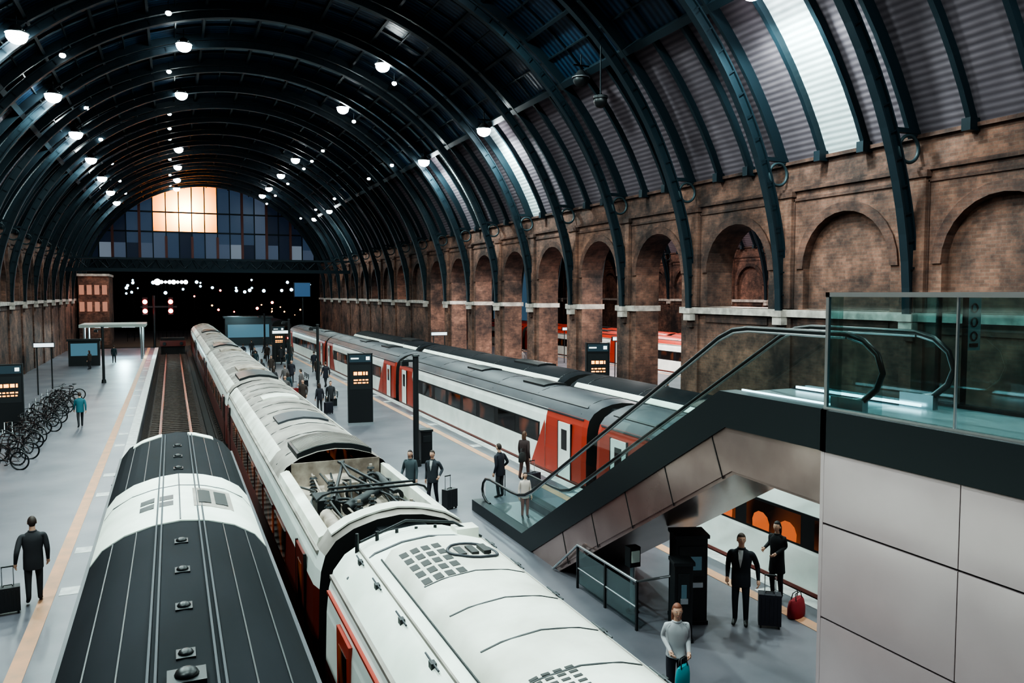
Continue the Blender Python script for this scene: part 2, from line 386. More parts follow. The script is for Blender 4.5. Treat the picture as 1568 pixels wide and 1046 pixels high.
# ------------------------------------------------------------------ trains
PR=[(1.28,-.5),(1.38,-.2),(1.40,.1),(1.41,.9),(1.40,1.0),(1.38,1.72),(1.35,2.02),(1.28,2.28),(1.1,2.52),(.8,2.70),(.4,2.82),(0,2.86)]
def rz(x):
    x=abs(x); top=PR[7:][::-1]
    for a,b in zip(top[:-1],top[1:]):
        if a[0]<=x<=b[0]: return a[1]+(b[1]-a[1])*(x-a[0])/(b[0]-a[0])
    return 2.28
def patch(mb,xc,y0,y1,xa,xb,m,off=.015,n=10,skirt=None):
    if skirt is None: skirt=off+.01
    for i in range(n):
        a=xa+(xb-xa)*i/n; b=xa+(xb-xa)*(i+1)/n
        A=(xc+a,rz(a)+off); B=(xc+b,rz(b)+off)
        mb.add([(A[0],y0,A[1]),(B[0],y0,B[1]),(B[0],y1,B[1]),(A[0],y1,A[1])],[(0,1,2,3)],m,True)
        mb.quad((A[0],y0,A[1]),(B[0],y0,B[1]),(B[0],y0,B[1]-skirt),(A[0],y0,A[1]-skirt),m)
        mb.quad((A[0],y1,A[1]),(B[0],y1,B[1]),(B[0],y1,B[1]-skirt),(A[0],y1,A[1]-skirt),m)
    for x in (xa,xb):
        z=rz(x)+off; mb.quad((xc+x,y0,z),(xc+x,y1,z),(xc+x,y1,z-skirt),(xc+x,y0,z-skirt),m)
def coach(mb,xc,y0,y1,lower,band,upper,roofm,redz=(),red=None,win=True,well=None,lit=False,seams=1.6,seamm=None,taper=True):
    ys=sorted(set([y0,y0+.25,y1-.25,y1]+[z for r in redz for z in r]+(list(well) if well else [])))
    rows=['skirt','skirt','lower','lower','band','upper','upper']+['roof']*4
    def prof(y):
        k=.96 if taper and (y in (y0,y1)) else 1
        return [(xc+x*k,(z if z<1.7 else 1.7+(z-1.7)*(.93 if k<1 else 1))) for x,z in PR]
    for a,b in zip(ys[:-1],ys[1:]):
        ym=(a+b)/2; isred=any(r[0]<ym<r[1] for r in redz)
        iswell=well and well[0]<=ym<=well[1]
        pa,pb=prof(a),prof(b)
        for i,row in enumerate(rows):
            if iswell and i>=7: continue
            m={'skirt':M_skirt,'lower':red if isred else lower,'band':red if isred else band,'upper':red if isred else upper,'roof':roofm}[row]
            for sg in (1,-1):
                f=lambda p:xc+sg*(p[0]-xc)
                mb.add([(f(pa[i]),a,pa[i][1]),(f(pb[i]),b,pb[i][1]),(f(pb[i+1]),b,pb[i+1][1]),(f(pa[i+1]),a,pa[i+1][1])],[(0,1,2,3)],m,row=='roof')
    for y in (y0,y1):
        p=prof(y); poly=[(x,z) for x,z in p]+[(2*xc-x,z) for x,z in p[::-1][1:]]
        mb.add([(x,y,z) for x,z in poly],[list(range(len(poly)))],M_skirt)
    mb.box(xc-1.2,xc+1.2,y0+.3,y1-.3,-.52,-.3,M_skirt)
    for yb in (y0+3.2,y1-3.2):
        if y1-y0<9: continue
        for yy in (yb-1.1,yb+1.1):
            for sg in (-1,1): mb.cyl((xc+sg*.70,yy,-.36),(xc+sg*.82,yy,-.36),.42,.42,M_rail,16)
        for sg in (-1,1): mb.box(xc+sg*1.0-.08,xc+sg*1.0+.08,yb-1.6,yb+1.6,-.6,-.3,M_skirt)
    for sg in (1,-1):
        a,b=sorted((xc+sg*1.27,xc+sg*1.33)); mb.box(a,b,y0+.25,y1-.25,2.22,2.27,M_grey if roofm in(M_grey,M_slate) else M_beige)
    if win:
        wy=y0+3.6
        while wy+1.9<y1-3.4:
            for sg in (1,-1):
                a,b=sorted((xc+sg*1.36,xc+sg*1.412)); mb.box(a,b,wy,wy+1.75,1.03,1.66,M_winw if lit else M_win)
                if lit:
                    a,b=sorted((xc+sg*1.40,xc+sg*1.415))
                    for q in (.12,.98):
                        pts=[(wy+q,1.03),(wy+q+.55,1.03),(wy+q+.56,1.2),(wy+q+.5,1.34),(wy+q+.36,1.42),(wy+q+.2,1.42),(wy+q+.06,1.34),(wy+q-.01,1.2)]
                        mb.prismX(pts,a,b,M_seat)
            wy+=2.15
        for yd in (y0+1.0,y1-1.9):
            for sg in (1,-1):
                a,b=sorted((xc+sg*1.38,xc+sg*1.425)); mb.box(a,b,yd,yd+.9,.08,1.98,M_white if red else M_maroon)
                a,b=sorted((xc+sg*1.40,xc+sg*1.435)); mb.box(a,b,yd+.25,yd+.65,1.05,1.75,M_win)
                a,b=sorted((xc+sg*1.38,xc+sg*1.428)); mb.box(a,b,yd-.05,yd,.08,2.0,M_black); mb.box(a,b,yd+.9,yd+.95,.08,2.0,M_black)
    if seams and seamm:
        y=y0+.6
        while y<y1-.5:
            if not(well and well[0]-.3<y<well[1]+.3): patch(mb,xc,y,y+.05,-1.2,1.2,seamm,.012,10)
            y+=seams
def gang(mb,xc,y0,y1):
    mb.box(xc-.62,xc+.62,y0-.05,y1+.05,-.2,2.35,M_rubber)
    mb.prismY([(xc-.62,2.35),(xc+.62,2.35),(xc+.4,2.62),(xc-.4,2.62)],y0-.02,y1+.02,M_rubber)

# Train A
mb=MB(); XA=.05
coach(mb,XA,-12,22.3,M_navy,M_navy,M_navy,M_slate,win=True,seams=0,red=None)
for x in (-.34,-.27,.27,.34): mb.box(XA+x-.012,XA+x+.012,-11,21.7,rz(x)-.02,rz(x)+.03,M_slate2)
for x in (-.62,.62,-.95,.95): mb.box(XA+x-.008,XA+x+.008,-11,21.5,rz(x)-.02,rz(x)+.012,M_dark)
for sg in (-1,1): mb.box(XA+sg*1.3-.03,XA+sg*1.3+.03,-11,22,2.16,2.24,M_slate2)
y=-10
while y<21.2:
    if not 13<y<17: 
        mb.ball((XA,y+.1,2.875),(.075,.075,.04),M_black,12,6); mb.box(XA-.09,XA+.09,y-.01,y+.21,2.84,2.872,M_dark)
    y+=1.3
patch(mb,XA,13.3,16.8,-1.27,1.27,M_white2,.02,16)
for i in (0,1):
    for j in (0,1): patch(mb,XA,14.35+j*.42,14.65+j*.42,-.62+i*.3,-.4+i*.3,M_black,.026,2,.01)
patch(mb,XA,14.2,15.5,.22,.85,M_beige,.03,5); patch(mb,XA,14.4,15.3,.3,.5,M_grille,.04,2); patch(mb,XA,14.4,15.3,.57,.77,M_grille,.04,2)
patch(mb,XA,15.75,15.79,-1.25,1.25,M_grey,.026,16); mb.box(XA-.01,XA+.01,13.35,16.75,2.87,2.89,M_grey)
patch(mb,XA,21.55,21.95,-1.0,-.35,M_white2,.02,8); patch(mb,XA,21.55,21.95,.25,.85,M_white2,.02,8)
mb.box(XA-.17,XA+.17,7.6,7.9,2.85,2.90,M_dark); mb.ball((XA,7.75,2.91),(.11,.11,.06),M_black,12,6)
mb.build('passenger_train',weld=True)

# Train B
XB=3.38; T=empty('electric_train')
mb=MB()
coach(mb,XB,-10,11.9,M_maroon,M_white,M_white,M_white2,win=False,seams=0)
for sg in(-1,1):
    a,b=sorted((XB+sg*1.33,XB+sg*1.385)); mb.box(a,b,-9.7,11.6,2.02,2.06,M_red)
    for yy in (9.9,4.5):
        a,b=sorted((XB+sg*1.36,XB+sg*1.415)); mb.box(a,b,yy,yy+.8,.1,1.9,M_red); a,b=sorted((XB+sg*1.36,XB+sg*1.425)); mb.box(a,b,yy+.15,yy+.65,1.1,1.7,M_win)
    for k in range(6):
        a,b=sorted((XB+sg*1.36,XB+sg*1.42)); mb.box(a,b,6+.5*k,6.35+.5*k,.9,1.6,M_grille)
def pod(y0,y1,hw,h,m,n=14):
    sec=[]
    for i in range(n+1):
        t=-1+2*i/n; x=hw*t; sec.append((XB+x,rz(x)+h*min(1,(1-abs(t))*7)))
    k=8; L=[]
    for j in range(k+1):
        yy=y0+(y1-y0)*j/k
        L.append([(sx,yy,sz) for sx,sz in sec])
    e=[(XB+(sx-XB)*.86,y0-.25,sz-.02) for sx,sz in sec]; e2=[(XB+(sx-XB)*.6,y0-.42,rz(sx-XB)+.0) for sx,sz in sec]
    L=[e2,e]+L
    f=[(XB+(sx-XB)*.86,y1+.2,rz(sx-XB)+.0) for sx,sz in sec]; L.append(f)
    vs=[p for r in L for p in r]; w=n+1
    mb.add(vs,[(a*w+i,a*w+i+1,(a+1)*w+i+1,(a+1)*w+i) for a in range(len(L)-1) for i in range(n)],m,True)
    for X in (sec[0],sec[-1]): mb.tube([(X[0],y0-.2,rz(hw)+.012),(X[0],y1+.1,rz(hw)+.012)],.014,M_dark,5)
    mb.tube([(sx+(XB-sx)*.14,y1+.2,rz(sx-XB)+.012) for sx,sz in sec],.012,M_dark,5)
pod(5.6,10.6,.78,.13,M_cream)
def ppatch(y0,y1,xa,xb,m,off,sk=.012): patch(mb,XB,y0,y1,xa,xb,m,off,6,sk)
for yy in (6.3,7.15,8.1,9.05): ppatch(yy,yy+.025,-.66,.66,M_dark,.136)
for i in range(4):
    for j in range(5): ppatch(9.1+j*.26,9.1+j*.26+.17,-.64+i*.15,-.64+i*.15+.10,M_grille,.136,.006)
ov=[(XB+.25+.34*math.cos(t*math.pi/12),9.85+.3*math.sin(t*math.pi/12)) for t in range(24)]
mb.tube([(x,y,rz(x-XB)+.14) for x,y in ov],.022,M_grey,6,closed=True)
mb.add([(x,y,rz(x-XB)+.138) for x,y in ov],[list(range(24))],M_beige)
for a in range(3): mb.box(XB+.02+a*.17,XB+.12+a*.17,9.7,10.0,2.95,3.0,M_grille)
for i in range(8):
    for j in range(4): ppatch(5.7+.09*i,5.74+.09*i,-.5+.12*j,-.42+.12*j,M_grille,.136,.005)
for yy in (5.2,6.4,7.6,8.8,10.0,11.0):
    for sg in(-1,1):
        mb.box(XB+sg*1.0-.03,XB+sg*1.0+.03,yy,yy+.1,rz(1.0)-.02,rz(1.0)+.05,M_dark); mb.cyl((XB+sg*1.0,yy-.15,rz(1)+.04),(XB+sg*1.0,yy+.3,rz(1)+.04),.012,.012,M_grey,6)
for sg in(-1,1): mb.box(XB+sg*.92-.012,XB+sg*.92+.012,-9,11.5,rz(.92)-.02,rz(.92)+.03,M_beige)
ppatch(11.0,11.05,-1.2,1.2,M_grey,.015); ppatch(4.6,4.65,-1.2,1.2,M_grey,.015); ppatch(2.6,4.2,-.7,.7,M_grey,.05)
for k in range(5):
    mb.cyl((XB-.95+.3*k,11.5,2.55),(XB-.95+.3*k,11.5,2.88),.035,.025,M_dark,8)
mb.tube([(XB-.9,11.5,2.75),(XB-.2,11.55,2.98),(XB+.5,11.4,2.92),(XB+.9,11.2,2.7)],.02,M_dark,6); mb.box(XB+.5,XB+.85,11.2,11.5,2.6,2.85,M_cream)
mb.build('locomotive',T,weld=True)
mb=MB()
coach(mb,XB,12.6,34.4,M_maroon,M_maroon,M_white,M_beige,well=(13.1,18.2),seams=1.5,seamm=M_grille)
for sg in (1,-1):
    mb.prismY([(XB+sg*1.28,2.28),(XB+sg*1.24,2.40),(XB+sg*1.1,2.46),(XB+sg*1.04,2.44),(XB+sg*1.02,2.05),(XB+sg*1.2,2.1)],13.1,18.2,M_cream)
    patch(mb,XB,20,34.2,*sorted((sg*1.0,sg*1.27)),M_cream,.01,3)
mb.box(XB-1.05,XB+1.05,13.1,18.2,1.9,2.06,M_dirty)
mb.box(XB-1.0,XB+1.0,18.15,18.22,2.0,2.6,M_dirty); mb.box(XB-.98,XB+.98,13.05,13.15,2.0,2.6,M_dirty)
patch(mb,XB,12.75,13.1,-1.1,1.1,M_cream,.02,8)
patch(mb,XB,18.3,19.9,-.85,.85,M_dark,.12,10)
for k in range(14): patch(mb,XB,18.36+.11*k,18.4+.11*k,-.8,.8,M_beige,.13,8,.02)
patch(mb,XB,23,24.3,-.7,.7,M_grey,.06,6); patch(mb,XB,28,29,-.6,.6,M_cream,.06,6)
random.seed(8)
def insul(x,y,h=.35,z=2.06):
    for i in range(6): mb.cyl((x,y,z+h*i/6),(x,y,z+h*i/6+.035),.09,.065,M_dark,10)
    mb.cyl((x,y,z),(x,y,z+h),.035,.035,M_dirty,8)
for x,y in ((-.6,13.8),(-.1,13.8),(.5,13.8),(-.7,15.2),(.6,15.2),(-.65,17.3),(.6,17.3),(.2,16.2),(-.25,14.6),(.1,15.0),(-.4,16.6),(.7,14.4),(.35,17.0)): insul(XB+x,y,.38+.2*random.random())
mb.cyl((XB-.8,13.5,2.25),(XB-.8,14.9,2.25),.13,.13,M_dirty,12); mb.cyl((XB+.8,15.8,2.25),(XB+.8,17.6,2.25),.14,.14,M_dark,12)
mb.cyl((XB-.4,15.0,2.3),(XB+.35,15.6,2.45),.12,.12,M_dark,12); mb.cyl((XB-.1,14.2,2.3),(XB+.5,14.1,2.35),.11,.11,M_grille,12)
mb.box(XB-.35,XB+.2,16.7,17.7,2.06,2.4,M_dirty); mb.box(XB+.25,XB+.8,14.2,14.8,2.06,2.4,M_dark); mb.box(XB-.85,XB-.4,15.6,16.3,2.06,2.36,M_dark); mb.box(XB-.1,XB+.3,13.3,13.7,2.06,2.4,M_grille)
for a,b in (((-.6,15.2),(0.05,17.6)),((.6,15.2),(-.05,17.6))): mb.tube([(XB+a[0],a[1],2.5),(XB+b[0],b[1],2.68)],.035,M_dark,8)
mb.tube([(XB,17.6,2.68),(XB-.15,15.9,2.74),(XB,14.4,2.8)],.03,M_dark,8)
mb.cyl((XB-.8,14.35,2.82),(XB+.8,14.35,2.82),.025,.025,M_dark,8); mb.cyl((XB-.8,14.65,2.82),(XB+.8,14.65,2.82),.025,.025,M_dark,8)
for sg in (-1,1): mb.tube([(XB+sg*.8,14.35,2.82),(XB+sg*.95,14.4,2.76),(XB+sg*1.05,14.5,2.64)],.022,M_dark,6)
for k in range(12):
    x=XB-.85+.15*k; p=[(x,13.3,2.15)]
    for q in range(1,6): p.append((x+random.uniform(-.18,.18),13.3+q*.85,2.15+random.uniform(.0,.35)))
    mb.tube(p,.022,(M_dark,M_dirty,M_grille)[k%3],6)
for k in range(4): mb.ring((XB-.4+.3*k,15.3+.5*k,2.4),.14,.03,M_dark,'zy'[k%2],14,6)
mb.build('pantograph_coach',T,weld=True)
y=35.1
for i in range(3):
    mb=MB(); y1=y+21.8
    coach(mb,XB,y,y1,M_maroon,M_maroon,M_white,M_beige,seams=3.0,seamm=M_grille)
    patch(mb,XB,y+.4,y+3,-.8,.8,M_dark,.1,8); patch(mb,XB,y+4,y+6,-.6,.6,M_dirty,.1,8); patch(mb,XB,y1-4,y1-2,-.6,.6,M_dirty,.1,8)
    for sg in (-1,1): patch(mb,XB,y+.4,y1-.4,*sorted((sg*1.0,sg*1.27)),M_cream,.01,3)
    mb.build('coach',T,weld=True); y=y1+.7
mb=MB()
gang(mb,XB,11.9,12.6); gang(mb,XB,34.4,35.1); gang(mb,XB,56.9,57.6); gang(mb,XB,79.4,80.1)
mb.build('gangway',T)

# Train C
XC=13.72; T=empty('intercity_train')
def redcar(mb,x,y0,y1,lit=False,roofm=M_grey):
    coach(mb,x,y0,y1,M_white,M_white,M_white,roofm,redz=((y0,y0+3.0),(y1-3.0,y1)),red=M_red,seams=4,seamm=M_dark,lit=lit)
    for sg in (1,-1):
        a,b=sorted((x+sg*1.36,x+sg*1.408)); mb.box(a,b,y0+3.5,y1-3.5,.98,1.72,M_black)
        X=x+sg*1.418
        mb.add([(X,y0+3.0,.1),(X,y0+4.2,.1),(X,y0+3.0,1.9)],[(0,1,2)],M_red); mb.add([(X,y1-3.0,.1),(X,y1-4.2,.1),(X,y1-3.0,1.9)],[(0,1,2)],M_red)
        a,b=sorted((x+sg*1.36,x+sg*1.414)); mb.box(a,b,y0+.3,y1-.3,.02,.10,M_maroon)
    patch(mb,x,y0+5,y0+7,-.5,.5,M_dark,.08,6); patch(mb,x,(y0+y1)/2,(y0+y1)/2+2,-.5,.5,M_dark,.08,6)
    for xx in (-1.0,): patch(mb,x,y0+.5,y1-.5,xx-.03,xx+.03,M_dark,.03,1)
ys=[(-1.3,22.1),(22.8,46.2),(46.9,70.3),(71,94.4)]
for i,(a,b) in enumerate(ys):
    mb=MB(); redcar(mb,XC,a,b,lit=(i==0)); mb.build('coach',T,weld=True)
mb=MB()
for (a,b) in zip(ys[:-1],ys[1:]): gang(mb,XC,a[1],b[0])
mb.build('gangway',T)
XD=17.15; T=empty('suburban_train')
ys=[(9,31),(31.7,53.7),(54.4,76.4)]
for (a,b) in ys:
    mb=MB(); coach(mb,XD,a,b,M_grey,M_navy,M_white,M_slate,seams=4,seamm=M_black)
    patch(mb,XD,a+.5,b-.5,-1.2,-1.05,M_white2,.03,2); patch(mb,XD,a+4,a+7,-.5,.5,M_dark,.1,6); mb.build('coach',T,weld=True)  # white strip along the roof edge paints in a highlight line
mb=MB()
for (a,b) in zip(ys[:-1],ys[1:]): gang(mb,XD,a[1],b[0])
mb.build('gangway',T)
for X in (38.8,42.4):
    T=empty('red_train')
    for (a,b) in [(14,37),(37.7,60.7),(61.4,84),(84.7,106)]:
        mb=MB(); redcar(mb,X,a,b,lit=False,roofm=M_red); mb.build('coach',T,weld=True)
# signal gantry
mb=MB()
mb.cyl((-1.95,104.6,-1),(-1.95,104.6,6.2),.14,.14,M_dark,10); mb.box(-3.4,.6,104.5,104.7,4.75,4.95,M_dark)
for x in (-2.9,-.1):
    mb.box(x-.28,x+.28,104.3,104.5,3.9,6.0,M_black)
    for z in (4.35,5.45): mb.ball((x,104.25,z),.26,M_redl,12,8); mb.tube([(x-.28,104.1,z+.16),(x,104.05,z+.32),(x+.28,104.1,z+.16)],.03,M_black,6)
mb.build('signal_gantry')
mb=MB(); mb.box(-1.3,1.4,106,108,-1,1.0,M_darkcon); mb.box(-1.4,1.5,105.8,106,.0,.7,M_maroon)
for x in (-.9,1.0): mb.cyl((x,105.4,.35),(x,105.8,.35),.2,.12,M_dark,12)
mb.build('buffer_stop')

# ------------------------------------------------------------------ footbridge landing, escalator
XE=8.06
br=empty('footbridge_landing')
mb=MB(); mb.box(XE+.02,10.3,-4,8.2,4.62,4.8,mat('landing_floor',(.36,.40,.43),.16,0,col2=(.44,.48,.50),scale=1))
mb.box(XE-.02,XE+.2,-4,8.2,4.28,4.84,M_fascia); mb.box(10.1,10.36,-4,8.2,4.28,4.84,M_fascia); mb.box(XE-.02,8.3,8.1,8.22,4.28,4.84,M_fascia)
mb.box(-10.8,20.8,-4.5,-.9,4.3,4.8,M_fascia)
mb.build('deck',br)
mb=MB()
mb.box(XE+.05,10.25,-4,8.15,-.0,4.3,M_fascia)
def pillow(x,y0,y1,z0,z1,d,m,n=8):
    vs=[]
    for i in range(n+1):
        for j in range(n+1):
            u,v=i/n,j/n; bz=d*(1-(2*u-1)**4)*(1-(2*v-1)**4)
            vs.append((x-bz,y0+(y1-y0)*u,z0+(z1-z0)*v))
    mb.add(vs,[(i*(n+1)+j,i*(n+1)+j+1,(i+1)*(n+1)+j+1,(i+1)*(n+1)+j) for i in range(n) for j in range(n)],m,True)
for (z0,z1) in ((.0,.68),(.7,1.98),(2.0,3.28),(3.3,4.27)):
    y=8.19
    for k in range(6):
        y0=y-2.08; mb.box(XE+.005,XE+.06,y0+.012,y,z0+.008,z1,M_panel); pillow(XE+.004,y0+.014,y-.002,z0+.01,z1-.002,.012,M_panel); y=y0
mb.box(XE,10.3,8.14,8.2,0,4.27,M_panel)
mb.build('clad_pier',br)
mb=MB()
y=8.2
for k in range(4):
    mb.box(XE+.05,XE+.07,y-1.93,y-.02,4.8,6.36,M_glass); mb.box(10.2,10.22,y-1.93,y-.02,4.8,6.36,M_glass); y-=1.95
    mb.box(XE+.045,XE+.075,y-.0,y+.02,4.8,6.36,M_steel); mb.box(10.195,10.225,y,y+.02,4.8,6.36,M_steel)
mb.box(XE+.05,8.36,8.16,8.18,4.8,6.36,M_glass); mb.box(9.68,10.2,8.16,8.18,4.8,6.36,M_glass)
mb.box(XE+.02,XE+.1,-.5,8.2,6.36,6.42,M_steel); mb.box(10.17,10.25,-.5,8.2,6.36,6.42,M_steel); mb.box(XE+.02,8.38,8.13,8.2,6.36,6.42,M_steel); mb.box(9.66,10.25,8.13,8.2,6.36,6.42,M_steel)
mb.box(XE+.03,XE+.07,8.15,8.2,4.8,6.4,M_steel); mb.box(10.18,10.24,8.15,8.2,4.8,6.4,M_dark)
mb.box(XE+.02,XE+.1,-.5,8.2,4.8,4.88,M_steel)
mb.build('glass_balustrade',br)
mb=MB(); mb.box(10.3,10.58,7.8,7.84,5.6,6.34,mat('sign_white',(.55,.65,.66),.4)); 
for k in range(3): mb.ring((10.44,7.79,6.2-.2*k),.06,.012,M_black,'y',12,4)
mb.box(10.28,10.30,7.78,7.86,4.8,6.38,M_dark); mb.box(10.36,10.52,7.785,7.80,5.65,5.7,M_black)
mb.build('wayfinding_sign')

es=empty('escalator')
mb=MB()
deck=[(8.2,4.85),(10.4,4.85),(18.25,.32),(21.9,.32),(21.9,0.0),(17.7,0.0),(10.25,4.28),(8.2,4.28)]
for (a,b) in ((XE,8.40),(9.62,9.96)): mb.prismX(deck,a,b,M_fascia)
bz=[(8.2,4.28),(10.25,4.28),(17.7,0.0),(16.4,0.0),(10.1,3.6),(8.2,3.56)]
for (a,b) in ((XE+.03,8.2),(9.8,9.93)): mb.prismX(bz,a,b,M_bronze)
for k in range(5):
    y=10.6+1.35*k; z=4.28-.5745*(y-10.25)
    mb.prismX([(y,z),(y+.015,z-.01),(y+.015-.3,z-.65),(y-.3,z-.64)],XE+.02,XE+.04,M_black)
mb.build('cladding',es)
mb=MB()
mb.prismX([(8.2,3.6),(10.1,3.64),(16.45,0.02),(16.2,0.0),(10.05,3.56),(8.2,3.52)],XE+.05,9.92,M_bronze)
mb.build('soffit',es)
mb=MB()
mb.box(8.40,9.62,8.2,10.5,4.7,4.8,M_steel); mb.box(8.40,9.62,18.3,21.9,.02,.1,M_steel)
for X in (8.44,9.56): mb.box(X-.015,X+.015,7.9,10.3,4.83,4.87,emat('skirt_light',(.65,.9,1),5))
for X in (8.36,9.66): mb.box(X-.05,X+.05,7.75,8.3,4.8,5.0,M_steel)
y,z=10.5,4.8
while z>.15:
    mb.box(8.44,9.58,y,y+.36,z-.5,z-.2,M_dark); mb.box(8.44,9.58,y+.33,y+.36,z-.23,z-.198,M_orange); y+=.346; z-=.2
mb.build('steps',es)
for X,nm in ((8.36,'left'),(9.66,'right')):
    hp=[(8.1,4.92),(7.8,4.97),(7.57,5.16),(7.48,5.38),(7.57,5.62),(7.8,5.79),(8.1,5.86),(9.0,5.86),(10.1,5.86),(10.45,5.82),(10.8,5.68)]
    for k in range(1,9): hp.append((10.8+k*.93,5.68-k*.93*.577))
    hp+=[(18.7,1.18),(19.2,1.06),(19.7,1.03),(21.2,1.03),(21.55,.98),(21.75,.82),(21.82,.62),(21.75,.45),(21.5,.34),(21.2,.32)]
    mb=MB(); mb.tube([(X,a,b) for a,b in hp],.038,M_rubber,10)
    mb.tube([(X,p[0],p[1]-.05) for i,p in enumerate(hp[6:-8])],.022,M_steel,6)
    mb.tube([(X,7.8+(p[0]-7.8)*.9,5.38+(p[1]-5.38)*.9) for p in hp[0:7]],.02,M_steel,6)
    mb.build('handrail_'+nm,es)
    mb=MB()
    def zd(y): return 4.82 if y<10.4 else max(.32,4.85-.577*(y-10.4))
    top=[p for p in hp[3:-5]]
    for a,b in zip(top[:-1],top[1:]):
        mb.add([(X,a[0],a[1]-.03),(X,b[0],b[1]-.03),(X,b[0],zd(b[0])),(X,a[0],zd(a[0]))],[(0,1,2,3)],M_glass)
    mb.build('glass_'+nm,es)
mb=MB()
X=8.0
path=[(16.3,.05),(15.1,.95),(12.7,.95)]
mb.tube([(X,a,b) for a,b in path],.03,M_steel,8)
for (yy,zt) in ((15.1,.95),(13.9,.95),(12.7,.95)): mb.box(X-.02,X+.02,yy-.025,yy+.025,0,zt,M_dark)
for z in (.45,): mb.cyl((X,15.1,z),(X,12.7,z),.018,.018,M_steel,6)
mb.tube([(X,12.7,.95),(8.75,12.7,.95)],.025,M_steel,8); mb.box(8.73,8.77,12.68,12.72,0,.95,M_dark)
mb.box(X-.005,X+.005,12.75,15.05,.12,.85,M_glass)
mb.build('guard_rail')
def machine(x,y,w,d,h,rot,led=True):
    mb=MB(); mb.box(-w/2,w/2,-d/2,d/2,0,h,M_black); mb.box(-w/2+.06,w/2-.06,-d/2-.02,-d/2,h-.75,h-.15,M_dark)
    mb.box(-w/2+.12,w/2-.12,-d/2-.03,-d/2-.015,h-.62,h-.35,mat('machine_screen',(.03,.05,.06),.2,emit=(.2,.4,.5),es=.12)); mb.box(w/2-.02,w/2+.015,-.05,.05,h-.5,h-.35,M_led)
    mb.box(-w/2-.02,w/2+.02,-d/2-.02,d/2+.02,0,.08,M_dark); mb.box(-w/2+.1,w/2-.1,-d/2-.06,-d/2,.75,.85,M_steel); mb.box(-w/2-.03,w/2+.03,-d/2-.05,d/2+.03,h,h+.07,M_dark)
    mb.build('ticket_machine',loc=(x,y,0),rot=rot,bevel=.01)
machine(9.2,12.75,.62,.5,1.7,-.35); machine(8.55,12.05,.34,.34,1.45,-.35)
mb=MB(); mb.cyl((0,0,0),(0,0,1.0),.05,.05,M_steel,10); mb.box(-.12,.12,-.1,.1,.95,1.35,M_dark); mb.box(-.09,.09,-.12,-.1,1.05,1.28,mat('validator_face',(.6,.65,.6),.4)); mb.cyl((0,0,0),(0,0,.03),.14,.14,M_dark,14)
mb.build('ticket_validator',loc=(8.4,13.5,0))

# ------------------------------------------------------------------ departure totems, poles
def totem(x,y,h,w,rot):
    mb=MB(); mb.box(-w/2,w/2,-.14,.14,0,h,M_black); mb.box(-w/2-.04,w/2+.04,-.18,.18,0,.12,M_steel)
    f=-.15
    mb.box(-w/2+.05,w/2-.05,f,-.13,h-.42,h-.06,mat('totem_header',(.02,.03,.04),.3,emit=(.05,.1,.12),es=.3))
    mb.box(-w/2+.12,-w/2+.5,f-.01,-.13,h-.27,h-.2,mat('totem_text',(.8,.8,.8),.5,emit=(.8,.9,.9),es=.8)); mb.box(w/2-.3,w/2-.12,f-.01,-.13,h-.32,h-.15,MC['totem_text'])
    mb.box(-w/2+.06,w/2-.06,f,-.13,h-1.75,h-.55,M_dark)
    random.seed(int(x*10))
    for k,z in enumerate((1.05,1.32,1.46)):
        xx=-w/2+.25
        hh=.16 if k==0 else .06
        while xx<w/2-.25:
            l=random.uniform(.08,.2); mb.box(xx,min(xx+l,w/2-.2),f-.012,-.13,h-z,h-z+hh,M_led); xx+=l+.05
    for sg in (-1,1): mb.box(sg*(w/2)-.02,sg*(w/2)+.02,-.16,.16,.1,h+.02,M_dark)
    mb.build('departure_board',loc=(x,y,0),rot=rot)
totem(8.4,38.6,3.5,1.15,-.1); totem(-7.1,42.2,3.2,1.5,.1); totem(19.6,35.0,3.95,1.15,-.3); totem(9,76,3.4,1.1,0); totem(24.5,52,3.9,1.2,-.3)
def pole(x,y,h,r=.09):
    mb=MB(); mb.cyl((0,0,0),(0,0,h),r,r,M_dark,12); mb.cyl((0,0,0),(0,0,.25),r*1.8,r*1.5,M_dark,12); mb.cyl((0,0,h),(0,0,h+.06),r*1.4,r*1.2,M_dark,12)
    mb.box(-.5,.06,-.05,.05,h-.2,h-.12,M_dark); mb.box(-.55,-.3,-.12,.12,h-.34,h-.17,M_black); mb.build('platform_pole',loc=(x,y,0))
pole(8.25,28.4,4.1,.11); pole(8.6,52,4.4); pole(8.4,64,4.4); pole(-4.6,64,4); pole(8.4,82,4.4)
mb=MB(); mb.box(-.22,.22,-.2,.2,0,1.2,M_black); mb.box(-.25,.25,-.23,.23,1.2,1.28,M_dark); mb.box(-.15,.15,-.215,-.2,.8,1.05,M_dark)
mb.build('help_point',loc=(8.75,28.9,0),bevel=.01)
def bench(x,y,rot):
    mb=MB()
    for k in range(3): mb.box(-.25+.17*k,-.12+.17*k,-1,1,.43,.47,M_steel)
    for yy in (-.8,0,.8): mb.box(-.2,.2,yy-.03,yy+.03,0,.43,M_dark); mb.box(.2,.24,yy-.03,yy+.03,.4,.85,M_dark)
    mb.box(.22,.26,-1,1,.6,.85,M_steel); mb.build('platform_bench',loc=(x,y,0),rot=rot)
bench(8.4,46.5,0); bench(8.4,57,0); bench(20.2,45,0)
def litsign(x,y,z,w):
    mb=MB(); mb.box(-w/2,w/2,-.06,.06,0,.32,M_black); mb.box(-w/2+.04,w/2-.04,-.075,-.06,.04,.28,emat('lit_sign_face',(.8,.95,1),1.5))
    mb.cyl((-w/3,0,-z),(-w/3,0,0),.04,.04,M_dark,8); mb.cyl((w/3,0,-z),(w/3,0,0),.04,.04,M_dark,8)
    mb.build('lit_platform_sign',loc=(x,y,z))
